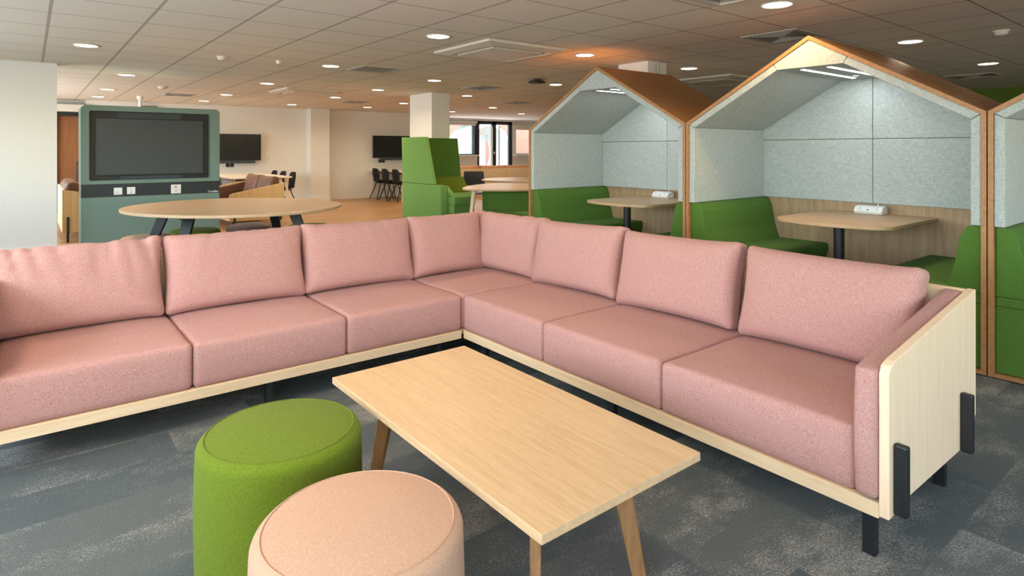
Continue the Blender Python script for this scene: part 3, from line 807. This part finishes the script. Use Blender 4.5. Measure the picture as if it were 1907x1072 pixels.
# light strips and sensor
pb('light_strip', bx(4.39, 5.25, .078, .108, hexz-.003, hexz-.0005), M['led'])
pb('light_strip', bx(4.39, 5.25, -.108, -.078, hexz-.003, hexz-.0005), M['led'])
pb('sensor', lathe(B(), [(0, hexz-.012), (.018, hexz-.010), (.022, hexz-.001), (0, hexz-.001)], 5.05, 0, 16), M['white'])
POD_Y = (4.090, 2.055, .020)
pod.location = (PX, POD_Y[0], 0)
dup(pod, (PX, POD_Y[1], 0), label='near house-shaped booth pod with a pitched oak roof, complete beside the sofa end')
dup(pod, (PX, POD_Y[2], 0), label='house-shaped booth pod cut off by the right edge of the picture')
for y in POD_Y:
    ld = bpy.data.lights.new('pod_lamp', 'AREA'); ld.shape = 'RECTANGLE'; ld.size = .85; ld.size_y = .2; ld.energy = 3.0; ld.color = (.93, .98, 1)
    lo = bpy.data.objects.new('pod_lamp', ld); COL.objects.link(lo); lo.location = (4.82, y, hexz-.006)

# benches: local y=0 at the pod side wall, seat grows towards +y
bench = thing('booth_bench', 'x', 'bench', (0, 0, 0))
BL = (PX+.030, PD-.0215)
prof = [(.0, .46), (.0, .8555), (.045, .8555), (.075, .845), (.105, .79), (.135, .62), (.175, .492), (.175, .46)]
obj('backrest', prism(B(), prof, 'x', *BL), M['green'], bench, bevel=.008, seg=3)
obj('seat', prism(B(), [(.0, .405), (.0, .4595), (.17, .4595), (.17, .4905), (.600, .4905), (.615, .478), (.615, .405)], 'x', *BL), M['green'], bench, bevel=.008, seg=3)
obj('base', prism(B(), [(.0, .030), (.0, .4045), (.600, .4045), (.585, .030)], 'x', *BL), M['green'], bench, bevel=.006)
# pod desk
desk = thing('booth_table', 'x', 'table', (0, 0, 0))
pts = []
x0, x1, hw, rr = 4.40, PD-.022, .410, .11
def arc(cx, cy, r_, a0, a1, n=8): return [(cx+r_*math.cos(a0+(a1-a0)*i/n), cy+r_*math.sin(a0+(a1-a0)*i/n)) for i in range(n+1)]
rr = .17
# bowed front edge between rounded corners
pts = [(x1, -hw), (x1, hw)]+arc(x0+rr+.04, hw-rr, rr, PI/2, PI*.93)+[(x0+.012, .15), (x0, 0), (x0+.012, -.15)]+arc(x0+rr+.04, -hw+rr, rr, PI*1.07, PI*1.5)
obj('tabletop', prism(B(), pts, 'z', .750, .776), M['oak_x'], desk, bevel=.004)
obj('pedestal', cyl(B(), (4.69, 0, .036), (4.69, 0, .744), .036, n=28), M['black'], desk, smooth=False)
obj('mounting_plate', bx(4.58, 4.80, -.11, .11, .744, .7495), M['black'], desk)
obj('foot_plate', cyl(B(), (4.69, 0, .0285), (4.69, 0, .036), .22, n=36), M['black'], desk)
obj('wall_bracket', bx(5.20, PD-.022, -.34, -.30, .735, .7495), M['black'], desk); obj('wall_bracket', bx(5.20, PD-.022, .30, .34, .735, .7495), M['black'], desk)
box_t = thing('power_box', 'x', 'power socket', (0, 0, 0))
prof = [(5.268, .777), (5.250, .800), (5.285, .838), (5.345, .845), (5.375, .822), (5.375, .777)]
obj('casing', prism(B(), prof, 'y', -.105, .105), M['white'], box_t, bevel=.006)
import mathutils
def face_pt(y, s):   # a point on the sloping socket face
    return (5.250+.035*s-.0012, y, .800+.038*s+.0012)
for y in (-.062, .062):
    b_ = B()
    for dy, s in ((0, .75), (-.010, .35), (.010, .35)): cyl(b_, face_pt(y+dy, s), (face_pt(y+dy, s)[0]+.003, y+dy, face_pt(y+dy, s)[2]-.003), .0032, n=8)
    obj('socket_holes', b_, M['dark'], box_t)
obj('usb_port', bar(B(), face_pt(-.009, .3), face_pt(.009, .3), .006, .002, side=(.035, 0, .038)), M['dark'], box_t)
obj('power_cable', tube(B(), [(5.36, -.03, .83), (5.385, -.03, .85), (5.405, -.03, .93)], .005), M['white'], box_t)
ws = ('far', 'near', 'right-hand')
wd = ('far pod', 'near pod', 'pod at the right edge')
first = True
for i, yc in enumerate(POD_Y):
    for s, nm in ((1, 'left'), (-1, 'right')):
        if i == 2 and s < 0: continue
        lb = 'green felt bench on the %s side of the %s' % (nm, wd[i])
        yl = yc+s*(HW-T-.002)
        if s > 0: loc, rz = (9.70+.0085-.0, yl, 0), PI     # placed below
        o = dup(bench, (0, yl, 0), label=lb, group='green benches inside the booth pods')
        if s > 0: o.scale = (1, -1, 1)
    dy = yc-.035 if i < 2 else yc
    dup(desk, (0, yc-.030, 0), label='small oak booth table on a black pedestal in the %s' % wd[i])
    if i < 2: dup(box_t, (0, dy+(.03 if i == 1 else .05), 0), label='white power socket box standing on the booth table of the %s' % wd[i])
for r in (bench, desk, box_t):
    for ch in list(r.children): bpy.data.objects.remove(ch)
    bpy.data.objects.remove(r)

# ------------------------------------------------------------------ media wall with big screen
SY = 9.10
st = thing('media_wall', 'sage green upholstered media wall holding a large screen', 'media unit', (1.28, SY+.2, 0))
def rrect(x0, x1, z0, z1, r_, r2=None):
    r2 = r_ if r2 is None else r2
    return arc(x1-r_, z1-r_, r_, 0, PI/2, 6)+arc(x0+r_, z1-r_, r_, PI/2, PI, 6)+arc(x0+r2, z0+r2, r2, PI, 1.5*PI, 6)+arc(x1-r2, z0+r2, r2, 1.5*PI, 2*PI, 6)
X0, X1 = .492, 2.062; Z1 = 1.843; zb0, zb1 = .700, .862
wx0, wx1, wz0, wz1 = .577, 1.945, .905, 1.775
# upper frame with a real opening
bm = B()
outer = [(X0+.002, zb1), (X1-.002, zb1)]+arc(X1-.06, Z1-.06, .06, 0, PI/2, 8)+arc(X0+.06, Z1-.06, .06, PI/2, PI, 8)
inner = rrect(wx0, wx1, wz0, wz1, .025)
def loopv(pts, y): return [bm.verts.new((p[0], y, p[1])) for p in pts]
for y in (SY, SY+.42):
    o_ = loopv(outer, y); i_ = loopv(inner, y)
    es = [bm.edges.new((o_[k], o_[(k+1) % len(o_)])) for k in range(len(o_))]+[bm.edges.new((i_[k], i_[(k+1) % len(i_)])) for k in range(len(i_))]
    bmesh.ops.triangle_fill(bm, use_beauty=True, edges=es)
    if y == SY: o0, i0 = o_, i_
    else:
        for L1, L2 in ((o0, o_), (i0, i_)):
            for k in range(len(L1)): bm.faces.new((L1[k], L1[(k+1) % len(L1)], L2[(k+1) % len(L1)], L2[k]))
bmesh.ops.recalc_face_normals(bm, faces=bm.faces)
obj('upper_padding', bm, M['sage'], st)
obj('lower_padding', bx(X0+.002, X1-.002, SY, SY+.42, .05, zb0-.001), M['sage'], st, bevel=.006)
obj('plinth', bx(X0+.05, X1-.05, SY+.05, SY+.37, 0, .0499), M['black'], st)
bnd = obj('cable_band', bx(X0+.004, X1-.004, SY+.004, SY+.416, zb0, zb1-.001), M['panel'], st)
obj('recess_back', bx(wx0-.01, wx1+.01, SY+.11, SY+.14, wz0-.01, wz1+.01), M['black'], st)
obj('recess_flap', bx(.885, 1.60, SY+.095, SY+.1095, 1.69, 1.765), M['flap'], st)
def socket(x, z, s, kind):
    p = obj('socket_plate', bx(x-s/2, x+s/2, SY-.006, SY+.0035, z-s/2, z+s/2), M['white'], st, bevel=.003)
    def mk(n, x0, x1, z0, z1, m): obj(n, bx(x0, x1, SY-.0075, SY-.0061, z0, z1), m, p, world=True)
    dk = M['panel']
    if kind == 0:
        for dx, dz in ((-.012, -.004), (-.022, -.024), (.0, -.024)): mk('socket_hole', x+dx-.004, x+dx+.004, z+dz-.004, z+dz+.004, dk)
    elif kind == 1:
        mk('socket_hole', x-.010, x+.010, z+.014, z+.018, dk); mk('socket_hole', x-.012, x+.012, z-.022, z-.016, dk)
    else:
        mk('red_switch', x-.018, x+.012, z+.018, z+.036, M['red'])
        for dx, dz in ((.0, -.012), (-.010, -.026), (.010, -.026)): mk('socket_hole', x+dx-.004, x+dx+.004, z+dz-.004, z+dz+.004, dk)
    return p
socket(.877, .768, .09, 0); socket(1.018, .770, .09, 1); socket(1.525, .770, .118, 2)
# brand lettering on the band
cu = bpy.data.curves.new('lettering', 'FONT'); cu.body = 'TeamMate'; cu.size = .045; cu.extrude = .001; cu.align_x = 'RIGHT'; cu.offset = .0012
tob = bpy.data.objects.new('lettering_source', cu); COL.objects.link(tob)
bpy.context.view_layer.update()
me = bpy.data.meshes.new_from_object(tob.evaluated_get(bpy.context.evaluated_depsgraph_get()))
bpy.data.objects.remove(tob)
me.transform(Matrix.Translation((X1-.012, SY+.002, .709)) @ Matrix.Rotation(PI/2, 4, 'X') @ Matrix.Diagonal((.72, .75, 1, 1)))
me.transform(Matrix.Translation(-Vector(st.location))); me.materials.clear(); me.materials.append(M['white'])
lo = bpy.data.objects.new('lettering', me); COL.objects.link(lo); lo.parent = st; lo['label'] = 'white lettering reading TeamMate'

def screen(name, x0, x1, z0, z1, yf, m, lb, sl, bar_w=.58, bar_h=.055, hang=None):
    s = thing(name, lb, 'screen', ((x0+x1)/2, yf, z0))
    obj('casing', bx(x0, x1, yf+.003, yf+.05, z0, z1), M['blackp'], s, bevel=.004)
    b_ = .012
    obj('display', bx(x0+b_, x1-b_, yf-.0005, yf+.0029, z0+b_*1.4, z1-b_), m, s)
    if hang: obj('wall_mount', bx((x0+x1)/2-.25, (x0+x1)/2+.25, yf+.05, hang, (z0+z1)/2-.2, (z0+z1)/2+.2), M['black'], s)
    cx = (x0+x1)/2
    sb = thing('soundbar', sl, 'soundbar', (cx, yf, z0-.03))
    w = (x1-x0)*bar_w/2
    obj('speaker_body', bx(cx-w, cx+w, yf-.03, yf+.045, z0-bar_h-.006, z0-.004), M['bar'], sb, bevel=.005)
    obj('camera_eye', cyl(B(), (cx, yf-.034, z0-bar_h/2-.004), (cx, yf-.0305, z0-bar_h/2-.004), .012, n=16), M['screen2'], sb)
    return s
screen('display_screen', .640, 1.872, .962, 1.690, SY+.055, M['screen'], 'large dark grey display screen set in the media wall', 'slim black soundbar under the media wall screen', hang=SY+.1095)
obj('power_led', bx(1.86, 1.868, SY+.052, SY+.0535, 1.075, 1.083), M['white'], None) if False else None
screen('display_screen', 3.15, 4.29, 1.03, 1.645, 14.95, M['screen2'], 'black display screen on the back wall right of the media wall', 'slim black soundbar under the left wall screen', .75, hang=15.0995)
screen('display_screen', 7.13, 8.40, 1.06, 1.655, 14.90, M['screen2'], 'black display screen on the back wall left of the high green booth', 'slim black soundbar under the right wall screen', .68, hang=15.0995)

def plate(x0, x1, z0, z1, m, nm, lb, cat, holes=0, y=15.1):
    r = thing(nm, lb, cat, ((x0+x1)/2, y, z0))
    obj('face_plate', bx(x0, x1, y-.012, y-.0005, z0, z1), m, r, bevel=.002)
    for k in range(holes):
        cx = (x0+x1)/2; cz = z0+(z1-z0)*(k+.5)/holes
        obj('port', bx(cx-.012, cx+.012, y-.0135, y-.0121, cz-.01, cz+.01), M['alu'], r)
    return r
plate(3.55, 3.72, .88, .98, M['blackp'], 'wall_socket', 'black wall socket under the left wall screen', 'socket', 2)
plate(3.78, 3.87, .88, .975, M['white'], 'wall_socket', 'white twin port plate under the left wall screen', 'socket', 2)
plate(4.44, 4.56, 1.10, 1.205, M['white'], 'thermostat', 'white control plate on the wall right of the left screen', 'switch', 1)
plate(7.38, 7.56, .93, 1.02, M['blackp'], 'wall_socket', 'black wall socket under the right wall screen', 'socket', 2)
plate(7.62, 7.71, .93, 1.02, M['white'], 'wall_socket', 'white port plate under the right wall screen', 'socket', 2)

# ------------------------------------------------------------------ oval table and its poufs
ot = thing('oval_table', 'large oval oak meeting table with angular black blade legs behind the sofa', 'table', (1.61, 6.45, 0))
th = math.atan2(.857, -.515)
def oval(a, b_, z0, z1, n=96, p=2.15):
    pts = []
    for i in range(n):
        t = 2*PI*i/n; c, s = math.cos(t), math.sin(t)
        u = a*math.copysign(abs(c)**(2/p), c); v = b_*math.copysign(abs(s)**(2/p), s)
        pts.append((1.608+u*.515-v*-.857*-1 if False else 1.608+u*.515+v*.857, 6.455-u*.857+v*.515))
    return prism(B(), pts, 'z', z0, z1)
obj('tabletop', oval(1.035, .905, .712, .740), M['round_oak'], ot, bevel=.006)
for (tx, ty, bx_, by_) in ((1.10, 5.95, .90, 5.72), (1.06, 6.85, .82, 7.0), (2.02, 5.98, 2.22, 5.78), (2.05, 6.75, 2.25, 6.95)):
    obj('leg', bar(B(), (tx, ty, .70), (bx_, by_, 0), .10, .035, .06, .03, side=(.8, -.6, 0)), M['black'], ot, bevel=.003)
obj('underframe', bx(1.08, 2.05, 6.35, 6.45, .68, .7115), M['black'], ot); obj('underframe', bx(1.03, 1.09, 5.93, 6.87, .68, .7115), M['black'], ot); obj('underframe', bx(2.01, 2.07, 5.96, 6.77, .68, .7115), M['black'], ot)
G = 'poufs around the oval table'
pouf('pouf', .93, 6.98, .25, .452, M['peach'], 'peach pouf at the left side of the oval table', G)
pouf('pouf', 1.40, 7.25, .25, .452, M['green_pouf'], 'bright green pouf behind the black legs of the oval table', G)
pouf('pouf', 1.99, 7.33, .26, .452, M['taupe'], 'taupe pouf behind the oval table', G)
pouf('pouf', 2.50, 6.85, .25, .452, M['green_dark'], 'dark moss green pouf under the right end of the oval table', G)

# ------------------------------------------------------------------ brown leather sofas beyond
def side_sofa(x0, y0, L, s, lb, n=2, m='brown'):
    """wood-shell sofa; s=-1 faces -x (back on +x), s=+1 faces +x; x0 = front plane"""
    r = thing('leather_sofa', lb, 'sofa', (x0-s*.43, y0+L/2, 0))
    def X(d): return x0-s*d
    def bb(nm, d0, d1, ya, yb, z0, z1, mm, **k): return obj(nm, bx(min(X(d0), X(d1)), max(X(d0), X(d1)), ya, yb, z0, z1), mm, r, **k)
    for ya in (y0, y0+L-.03):
        pts = [(X(0), .14), (X(.86), .14), (X(.86), .738), (X(.05), .585), (X(.0), .56)]
        obj('end_panel', prism(B(), pts, 'y', ya, ya+.03), M['sofa_strip'], r, bevel=.004)
    bb('back_board', .83, .86, y0+.03, y0+L-.03, .14, .738, M['pale_y'])
    bb('rail', 0, .83, y0+.03, y0+L-.03, .14, .18, M['pale_y'])
    for ya in (y0+.032, y0+L-.092):
        pts = [(X(.01), .182), (X(.82), .182), (X(.82), .72), (X(.06), .565), (X(.01), .54)]
        obj('arm_pad', prism(B(), pts, 'y', ya, ya+.06), M[m], r, bevel=.015, seg=3)
    w = (L-.19)/n
    for k in range(n):
        ya = y0+.095+k*w
        bm = seat_cushion(min(X(.02), X(.82)), max(X(.02), X(.82)), ya+.002, ya+w-.002, .181, .40, k+30)
        obj('seat_cushion', bm, M[m], r, smooth=True)
    for d in (.06, .78):
        for ya in (y0-.03, y0+L):
            bb('leg_bar', d, d+.03, ya, ya+.0295, .12, .36, M['black'])
        for ya in (y0+.05, y0+L-.09): bb('leg', d, d+.03, ya, ya+.04, 0, .1395, M['black'])
    return r
side_sofa(2.50, 10.40, 1.75, -1, 'brown leather two-seat sofa in a striped wood shell right of the media wall')
side_sofa(1.215, 10.40, 1.75, 1, 'brown leather sofa in a wood shell half hidden behind the media wall')
G = 'brown cushions on the leather sofas'
put_cushion('back_cushion', .76, .44, .20, 41, 3.18, 10.90, .402, -PI/2, .20, .0, 'brown leather back cushion nearest us on the right leather sofa', 'brown', 1.2, grp=G)
put_cushion('back_cushion', .76, .44, .20, 42, 3.18, 11.66, .402, -PI/2, .20, .0, 'brown leather back cushion further along the right leather sofa', 'brown', 1.0, grp=G)
put_cushion('back_cushion', .76, .44, .20, 43, .55, 10.92, .402, PI/2, .20, .0, 'brown leather back cushion on the sofa left of the media wall', 'brown', 1.0, grp=G)
put_cushion('back_cushion', .76, .44, .20, 44, .55, 11.68, .402, PI/2, .20, .0, 'second brown leather back cushion on the sofa left of the media wall', 'brown', 1.0, grp=G)

# ------------------------------------------------------------------ meeting tables and black shell chairs at the back wall
chair = thing('shell_chair', 'x', 'chair', (0, 0, 0))     # faces +x
bm = B(); nu, nv = 14, 10; rows = []
path = [(.21, .445, .20), (.12, .440, .215), (.0, .435, .215), (-.10, .437, .205), (-.165, .455, .19), (-.195, .50, .175), (-.205, .58, .19), (-.215, .66, .205), (-.225, .73, .20), (-.235, .785, .15), (-.240, .805, .07)]
for (x, z, hw_) in path:
    row = []
    for j in range(nv+1):
        t = -1+2*j/nv
        up = .05*abs(t)**2.5 if z < .5 else 0; fw = .055*abs(t)**2.2 if z >= .5 else 0
        row.append(bm.verts.new((x+fw, t*hw_, z+up)))
    rows.append(row)
for a, c in zip(rows, rows[1:]):
    for j in range(nv): bm.faces.new((a[j], a[j+1], c[j+1], c[j]))
bmesh.ops.solidify(bm, geom=bm.faces[:], thickness=.010)
bmesh.ops.recalc_face_normals(bm, faces=bm.faces)
obj('seat_shell', bm, M['blackp'], chair, smooth=True)
for sx, sy in ((.16, .16), (.16, -.16), (-.12, .16), (-.12, -.16)):
    obj('leg', bar(B(), (sx*.7, sy*.7, .432), (sx*1.45 if sx > 0 else sx*2.0, sy*1.35, 0), .018, .018), M['black'], chair)
obj('leg_frame', bx(-.12, .14, -.13, .13, .418, .432), M['black'], chair)
G = 'black shell chairs at the wall tables'
spots = [(7.20, 14.55, 0, 'black shell chair at the right wall table, closest to the back wall'), (7.20, 14.02, 0, 'middle black shell chair of three at the right wall table'), (7.20, 13.46, 0, 'black shell chair at the right wall table, nearest its timber leg'),
         (4.28, 14.5, PI, 'black shell chair right of the left wall table, furthest back'), (4.28, 13.88, PI, 'black shell chair right of the left wall table, in the middle'), (4.28, 13.24, PI, 'black shell chair right of the left wall table, nearest, fully seen'),
         (3.04, 13.10, 0, 'black shell chair left of the left wall table, above the brown cushions'), (3.00, 12.60, 0, 'black shell chair touching the right edge of the media wall')]
for i, (x, y, rz, lb) in enumerate(spots):
    if i == 0: chair.location = (x, y, 0); chair['label'] = lb; chair['group'] = G
    else: dup(chair, (x, y, 0), rz, lb, G)

def meeting_table(x0, x1, y0, y1, lb):
    r = thing('meeting_table', lb, 'table', ((x0+x1)/2, (y0+y1)/2, 0))
    obj('tabletop', bx(x0, x1, y0, y1, .712, .742), M['offwhite'], r, bevel=.004)
    for a in (x0+.10, x1-.10):
        for b_ in (y0+.12, y1-.12):
            dx = -.07 if a < (x0+x1)/2 else .07; dy = -.08 if b_ < (y0+y1)/2 else .06
            obj('leg', cyl(B(), (a, b_, .711), (a+dx, b_+dy, 0), .030, .018, 16), M['pale_z'], r)
    obj('underframe', bx(x0+.12, x1-.12, y0+.15, y1-.15, .67, .7115), M['black'], r)
    return r
meeting_table(7.09, 8.15, 13.25, 15.05, 'cream meeting table with timber legs under the right wall screen')
mt = meeting_table(3.02, 4.20, 12.50, 15.05, 'long cream meeting table behind the brown leather cushions')
r = thing('desk_power_module', 'white desk power module hanging below the left meeting table edge', 'power socket', (3.9, 12.55, .6))
obj('module_body', bx(3.62, 4.02, 12.57, 12.62, .62, .695), M['offwhite'], r)
for k in range(3): obj('socket_hole', bx(3.70+k*.11, 3.73+k*.11, 12.567, 12.5699, .64, .67), M['dark'], r)

# ------------------------------------------------------------------ high-backed green booth seat
gb = thing('high_back_booth', 'high-backed grass green booth armchair in front of the white column', 'armchair', (5.4, 8.5, 0))
gs = M['green_screen']
obj('side_screen', prism(B(), [(9.14, .745), (9.17, 1.493), (8.42, 1.493), (8.16, .745)], 'x', 4.90, 4.98), gs, gb, bevel=.01)
obj('arm', prism(B(), [(9.14, .04), (9.14, .742), (8.10, .742), (7.93, .735), (7.90, .04)], 'x', 4.90, 5.03), gs, gb, bevel=.01)
obj('arm_wedge', prism(B(), [(8.9, .57), (8.9, .735), (8.0, .725), (7.76, .57)], 'x', 5.032, 5.09), gs, gb, bevel=.01)
obj('back_screen', prism(B(), [(4.985, .746), (5.95, .746), (5.87, 1.485), (4.985, 1.485)], 'y', 8.93, 9.16), M['green'], gb, bevel=.01)
obj('back_base', bx(5.035, 5.94, 8.93, 9.13, .04, .744), gs, gb, bevel=.01)
obj('backrest', prism(B(), [(8.928, .572), (8.928, .82), (8.84, .82), (8.62, .572)], 'x', 5.095, 5.93), M['green_pouf'], gb, bevel=.02, seg=3)  # lime felt paints the downlight's yellow cast into the backrest colour
obj('seat', prism(B(), [(5.035, 7.76), (5.42, 7.76), (5.93, 8.6), (5.93, 8.925), (5.035, 8.925)], 'z', .44, .57), gs, gb, bevel=.012, seg=3)
obj('seat_base', prism(B(), [(5.035, 7.765), (5.41, 7.765), (5.92, 8.6), (5.92, 8.925), (5.035, 8.925)], 'z', .04, .4395), gs, gb, bevel=.008)
obj('plinth', bx(5.1, 5.4, 8.0, 9.0, 0, .0395), M['black'], gb)

# ------------------------------------------------------------------ timber tables, chairs and bench right of it
def blob(pts, z0, z1):
    """closed smooth outline through a few points"""
    n = len(pts); out = []
    for i in range(n):
        p0, p1, p2, p3 = (Vector(pts[(i+k-1) % n]) for k in range(4))
        for k in range(8):
            t = k/8
            q = .5*((2*p1)+(p2-p0)*t+(2*p0-5*p1+4*p2-p3)*t*t+(3*p1-p0-3*p2+p3)*t**3); out.append((q.x, q.y))
    return prism(B(), out, 'z', z0, z1)
t1 = thing('lounge_table', 'rounded triangular timber table beside the high green booth', 'table', (5.7, 7.25, 0))
obj('tabletop', blob([(4.80, 7.12), (5.35, 6.48), (6.05, 6.55), (6.45, 7.2), (6.15, 8.0), (5.45, 7.82)], .715, .740), M['round_oak'], t1, bevel=.006)
obj('leg', cyl(B(), (5.05, 7.25, .714), (4.93, 7.22, 0), .035, .022, 16), M['pale_z'], t1)
obj('leg', cyl(B(), (6.25, 7.6, .714), (6.42, 7.7, 0), .035, .022, 16), M['pale_z'], t1)
obj('leg', cyl(B(), (5.95, 6.65, .714), (6.05, 6.52, 0), .035, .022, 16), M['pale_z'], t1)
t2 = thing('lounge_table', 'second rounded timber table, further back towards the glass doors', 'table', (7.0, 8.9, 0))
obj('tabletop', blob([(6.42, 8.95), (6.60, 8.30), (7.20, 8.05), (7.75, 8.5), (7.7, 9.3), (7.0, 9.5)], .715, .740), M['round_oak'], t2, bevel=.006)
for a, b_ in ((6.75, 8.6), (7.5, 8.7), (7.1, 9.3)): obj('leg', cyl(B(), (a, b_, .714), (a, b_, 0), .03, .022, 16), M['pale_z'], t2)
cb = thing('curved_bench', 'curved dark green upholstered bench under the rounded timber table', 'bench', (5.8, 7.2, 0))
def arc_wall(cx, cy, r0, r1, a0, a1, z0, z1, n=14):
    pts = [(cx+r0*math.cos(a0+(a1-a0)*i/n), cy+r0*math.sin(a0+(a1-a0)*i/n)) for i in range(n+1)]+[(cx+r1*math.cos(a1+(a0-a1)*i/n), cy+r1*math.sin(a1+(a0-a1)*i/n)) for i in range(n+1)]
    return prism(B(), pts, 'z', z0, z1)
obj('backrest', arc_wall(5.86, 7.15, .60, .50, PI*.80, PI*1.62, .42, .695), M['green'], cb, bevel=.01)
obj('seat', arc_wall(5.86, 7.15, .60, .14, PI*.80, PI*1.62, .10, .4195), M['green'], cb, bevel=.01)
obj('base', arc_wall(5.86, 7.15, .56, .2, PI*.82, PI*1.60, 0, .0995), M['black'], cb)
bs = thing('framed_stool', 'low green-topped stool on a black frame beside the far pod post', 'stool', (5.15, 6.05, 0))
obj('seat', bx(4.98, 5.38, 5.85, 6.25, .44, .475), M['green'], bs, bevel=.008)
for a in (4.985, 5.345):
    for b_ in (5.855, 6.215): obj('leg', bx(a, a+.03, b_, b_+.03, 0, .4395), M['black'], bs)
obj('side_rail', bx(5.015, 5.345, 5.855, 5.885, .40, .4395), M['black'], bs)
def square_chair(x, y, rz, lb):
    r = thing('plastic_chair', lb, 'chair', (x, y, 0), rz, 'square-backed black chairs at the timber tables')
    obj('backrest', prism(B(), [(-.22, .58), (.22, .58), (.19, .86), (-.19, .86)], 'y', .19, .205), M['blackp'], r, world=False, bevel=.006)
    obj('seat', bx(-.21, .21, -.2, .2, .44, .455), M['blackp'], r, world=False, bevel=.006)
    for sx in (-1, 1):
        obj('back_post', bar(B(), (sx*.18, .18, .44), (sx*.18, .215, .72), .02, .02), M['black'], r, world=False)
        for sy in (-1, 1): obj('leg', bar(B(), (sx*.18, sy*.17, .44), (sx*.22, sy*.22, 0), .02, .02), M['black'], r, world=False)
    return r
square_chair(6.74, 9.70, -.64, 'black square-backed chair between the green booth and the far timber table')
square_chair(8.55, 9.35, 2.5, 'black square-backed chair half hidden behind the far pod post')

# wood-backed sofa with tan cushions near the glass doors
ws_ = thing('wood_back_sofa', 'long wood-backed sofa seen from behind, before the glass doors', 'sofa', (11, 14.6, 0))
for k in range(4):
    obj('back_board', bx(9.25+k*.95, 9.25+k*.95+.94, 14.30, 14.33, .12, .735), M['pale_x'], ws_)
obj('rail', bx(9.25, 13.04, 14.33, 15.15, .12, .18), M['pale_x'], ws_)
obj('seat_pad', bx(9.28, 13.0, 14.35, 15.13, .181, .40), M['orange'], ws_, bevel=.02)
for a in (9.35, 11.1, 12.9):
    for b_ in (14.36, 15.05): obj('leg', bx(a, a+.04, b_, b_+.04, 0, .1195), M['black'], ws_)
G = 'tan cushions on the wood-backed sofa'
for k, lb in enumerate(('tan leather cushion at the left end of the wood-backed sofa', 'tan leather cushion second along the wood-backed sofa', 'tan leather cushion third along the wood-backed sofa, before the glass doors', 'tan leather cushion at the right end of the wood-backed sofa')):
    put_cushion('back_cushion', .93, .42, .2, 60+k, 9.72+k*.95, 14.46, .402, PI, .12, .01*(-1)**k, lb, 'orange', 1.5, grp=G)

# ------------------------------------------------------------------ light
w = bpy.data.worlds.new('sky'); scene.world = w; w.use_nodes = True; nt = w.node_tree; nt.nodes.clear()
out = nt.nodes.new('ShaderNodeOutputWorld'); bg = nt.nodes.new('ShaderNodeBackground'); sky = nt.nodes.new('ShaderNodeTexSky')
sky.sky_type = 'NISHITA'; sky.sun_disc = False; sky.sun_elevation = math.radians(40); sky.sun_rotation = math.radians(200)
mx = nt.nodes.new('ShaderNodeMix'); mx.data_type = 'RGBA'; mx.inputs['Factor'].default_value = .65; mx.inputs['B'].default_value = (.36, .38, .41, 1)
nt.links.new(sky.outputs[0], mx.inputs['A']); nt.links.new(mx.outputs['Result'], bg.inputs[0]); bg.inputs[1].default_value = 3.5
nt.links.new(bg.outputs[0], out.inputs[0])

def day(loc, rot, sx, sy, e, col):
    ld = bpy.data.lights.new('daylight', 'AREA'); ld.shape = 'RECTANGLE'; ld.size = sx; ld.size_y = sy; ld.energy = e; ld.color = col
    o = bpy.data.objects.new('daylight', ld); COL.objects.link(o); o.location = loc; o.rotation_euler = rot
for a, e in zip(lw, (95, 95, 40, 165)): day((XW+.02, (a[0]+a[1])/2, 1.475), (0, -PI/2-.42, 0), 1.2, a[1]-a[0]-.1, e, (.86, .94, 1))
for a in bw: day(((a[0]+a[1])/2, YW+.02, 1.475), (PI/2, 0, 0), 2.9, 1.2, 7, (1, .97, .93))
day((10.7, 16.4, 1.6), (-PI/2, 0, 0), 1.6, 1.0, 16, (1, .98, .95))
day((12.4, 16.4, 1.2), (-PI/2, 0, 0), 1.4, 2.0, 22, (1, .98, .95))

scene.view_settings.view_transform = 'Standard'; scene.view_settings.look = 'None'
scene.view_settings.gamma = 1; scene.view_settings.exposure = 0.03; scene.view_settings.use_curve_mapping = False
